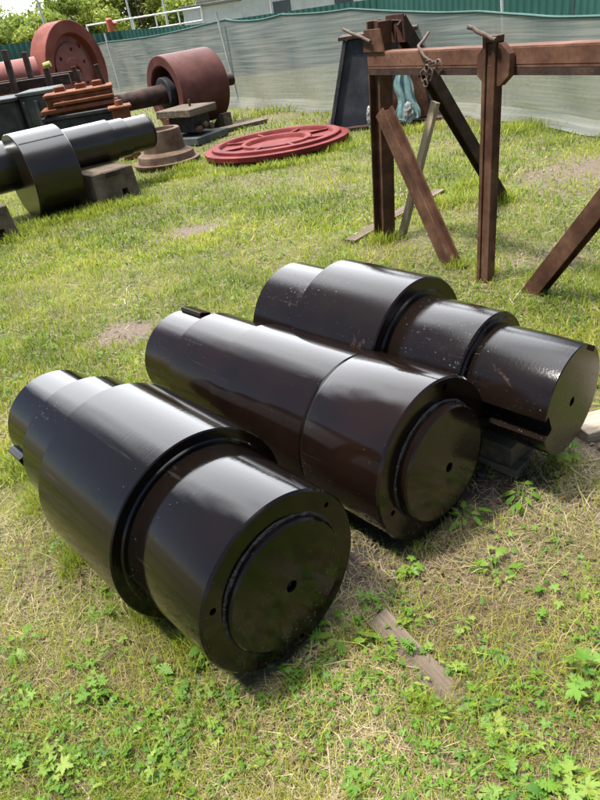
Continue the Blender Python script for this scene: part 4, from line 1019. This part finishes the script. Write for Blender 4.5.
weed(590, 690, 'palm', 10, .03, .05, .5, 12, 'tall green weed at the right edge in front')
weed(580, 785, 'palm', 10, .03, .045, .6, 13, 'lush weed in the lower right picture corner')
weed(520, 790, 'pinnate', 7, 0.044, .03, .55, 14, 'small weed left of the lower right corner weed')
weed(565, 460, 'palm', 9, .030, .05, .55, 15, 'weed below the end face of the far shaft')
weed(520, 500, 'oval', 9, .045, .04, .5, 16, 'broad leaved weed on bare soil in front of the far shaft')
weed(465, 520, 'oval', 7, .045, .035, .55, 17, 'broad leaved weed right of the middle shaft end')
weed(495, 570, 'pinnate', 7, 0.04, .03, .55, 18, 'small weed in the straw right of the middle shaft')
weed(408, 575, 'palm', 7, .022, .03, .62, 19, 'small weed in front of the middle shaft end')
weed(395, 640, 'pinnate', 7, 0.05, .03, .45, 20, 'narrow leaved weed lying along the sunk plank')
weed(100, 605, 'pinnate', 6, 0.04, .03, .65, 21, 'small weed in the straw beside the nearest shaft body')
weed(220, 735, 'palm', 6, .02, .03, .78, 22, 'pale weed in the straw below the nearest end face')
weed(22, 650, 'pinnate', 6, 0.036, .03, .6, 23, 'small weed in dry straw at the left edge')
weed(585, 372, 'palm', 7, .03, .05, .5, 24, 'weed right behind the far shaft at the right edge')
# minute ground cover
VVc, FFc, TTc = [], [], []; rg = random.Random(5); k = 0
X, Y = sample(.62, 6.5, 7200); g = fbm(X + 9, Y + 3, .25, 2); bq = bareness(X, Y); X, Y = keep(X, Y, np.clip(g * 2.2 - .75 + .35 * (Y < 1.15), .03, 1) * (1 - bq)); zz = ground_h(X, Y)
Xe, Ye = sample(.64, 1.35, 2200); ge = fbm(Xe + 3, Ye + 8, .30, 2); ke = (ge > .50) & (RNG.random(len(Xe)) < .55) & clear(Xe, Ye); X = np.concatenate([X, Xe[ke]]); Y = np.concatenate([Y, Ye[ke]]); zz = np.concatenate([zz, ground_h(Xe[ke], Ye[ke])])
nbig = int(ke.sum()); ntot = len(X); cnt_ = 0
for x, y, z in zip(X, Y, zz):
    cnt_ += 1; big = 1.45 if cnt_ > ntot - nbig else 1.0
    V, F, T = [], [], []; sc_ = min(1.9, .75 + y * .22); tone = min(1, max(0, rg.gauss(.47, .2)))
    for i in range(rg.choice((2, 3, 3, 4))):
        an = rg.uniform(0, 2 * PI); r_ = rg.uniform(.003, .022) * sc_
        add_leaf(V, F, T, (x + math.cos(an) * r_, y + math.sin(an) * r_, z + rg.uniform(.012, .035)), an, rg.uniform(-.4, .5), rg.uniform(.006, .018) * sc_ * big, rg.choice(('palm', 'oval', 'oval', 'pinnate')), tone, rg)
    VVc += V; TTc += T; FFc += [(a + k, b + k, c + k) for a, b, c in F]; k += len(V)
tag(fromarr('ground_cover_leaves', np.array(VVc), None, np.array(FFc), MAT['weed'], np.clip(np.array(TTc), 0, 1)), 'tiny clover like leaves scattered through the grass', 'ground cover', kind='stuff')
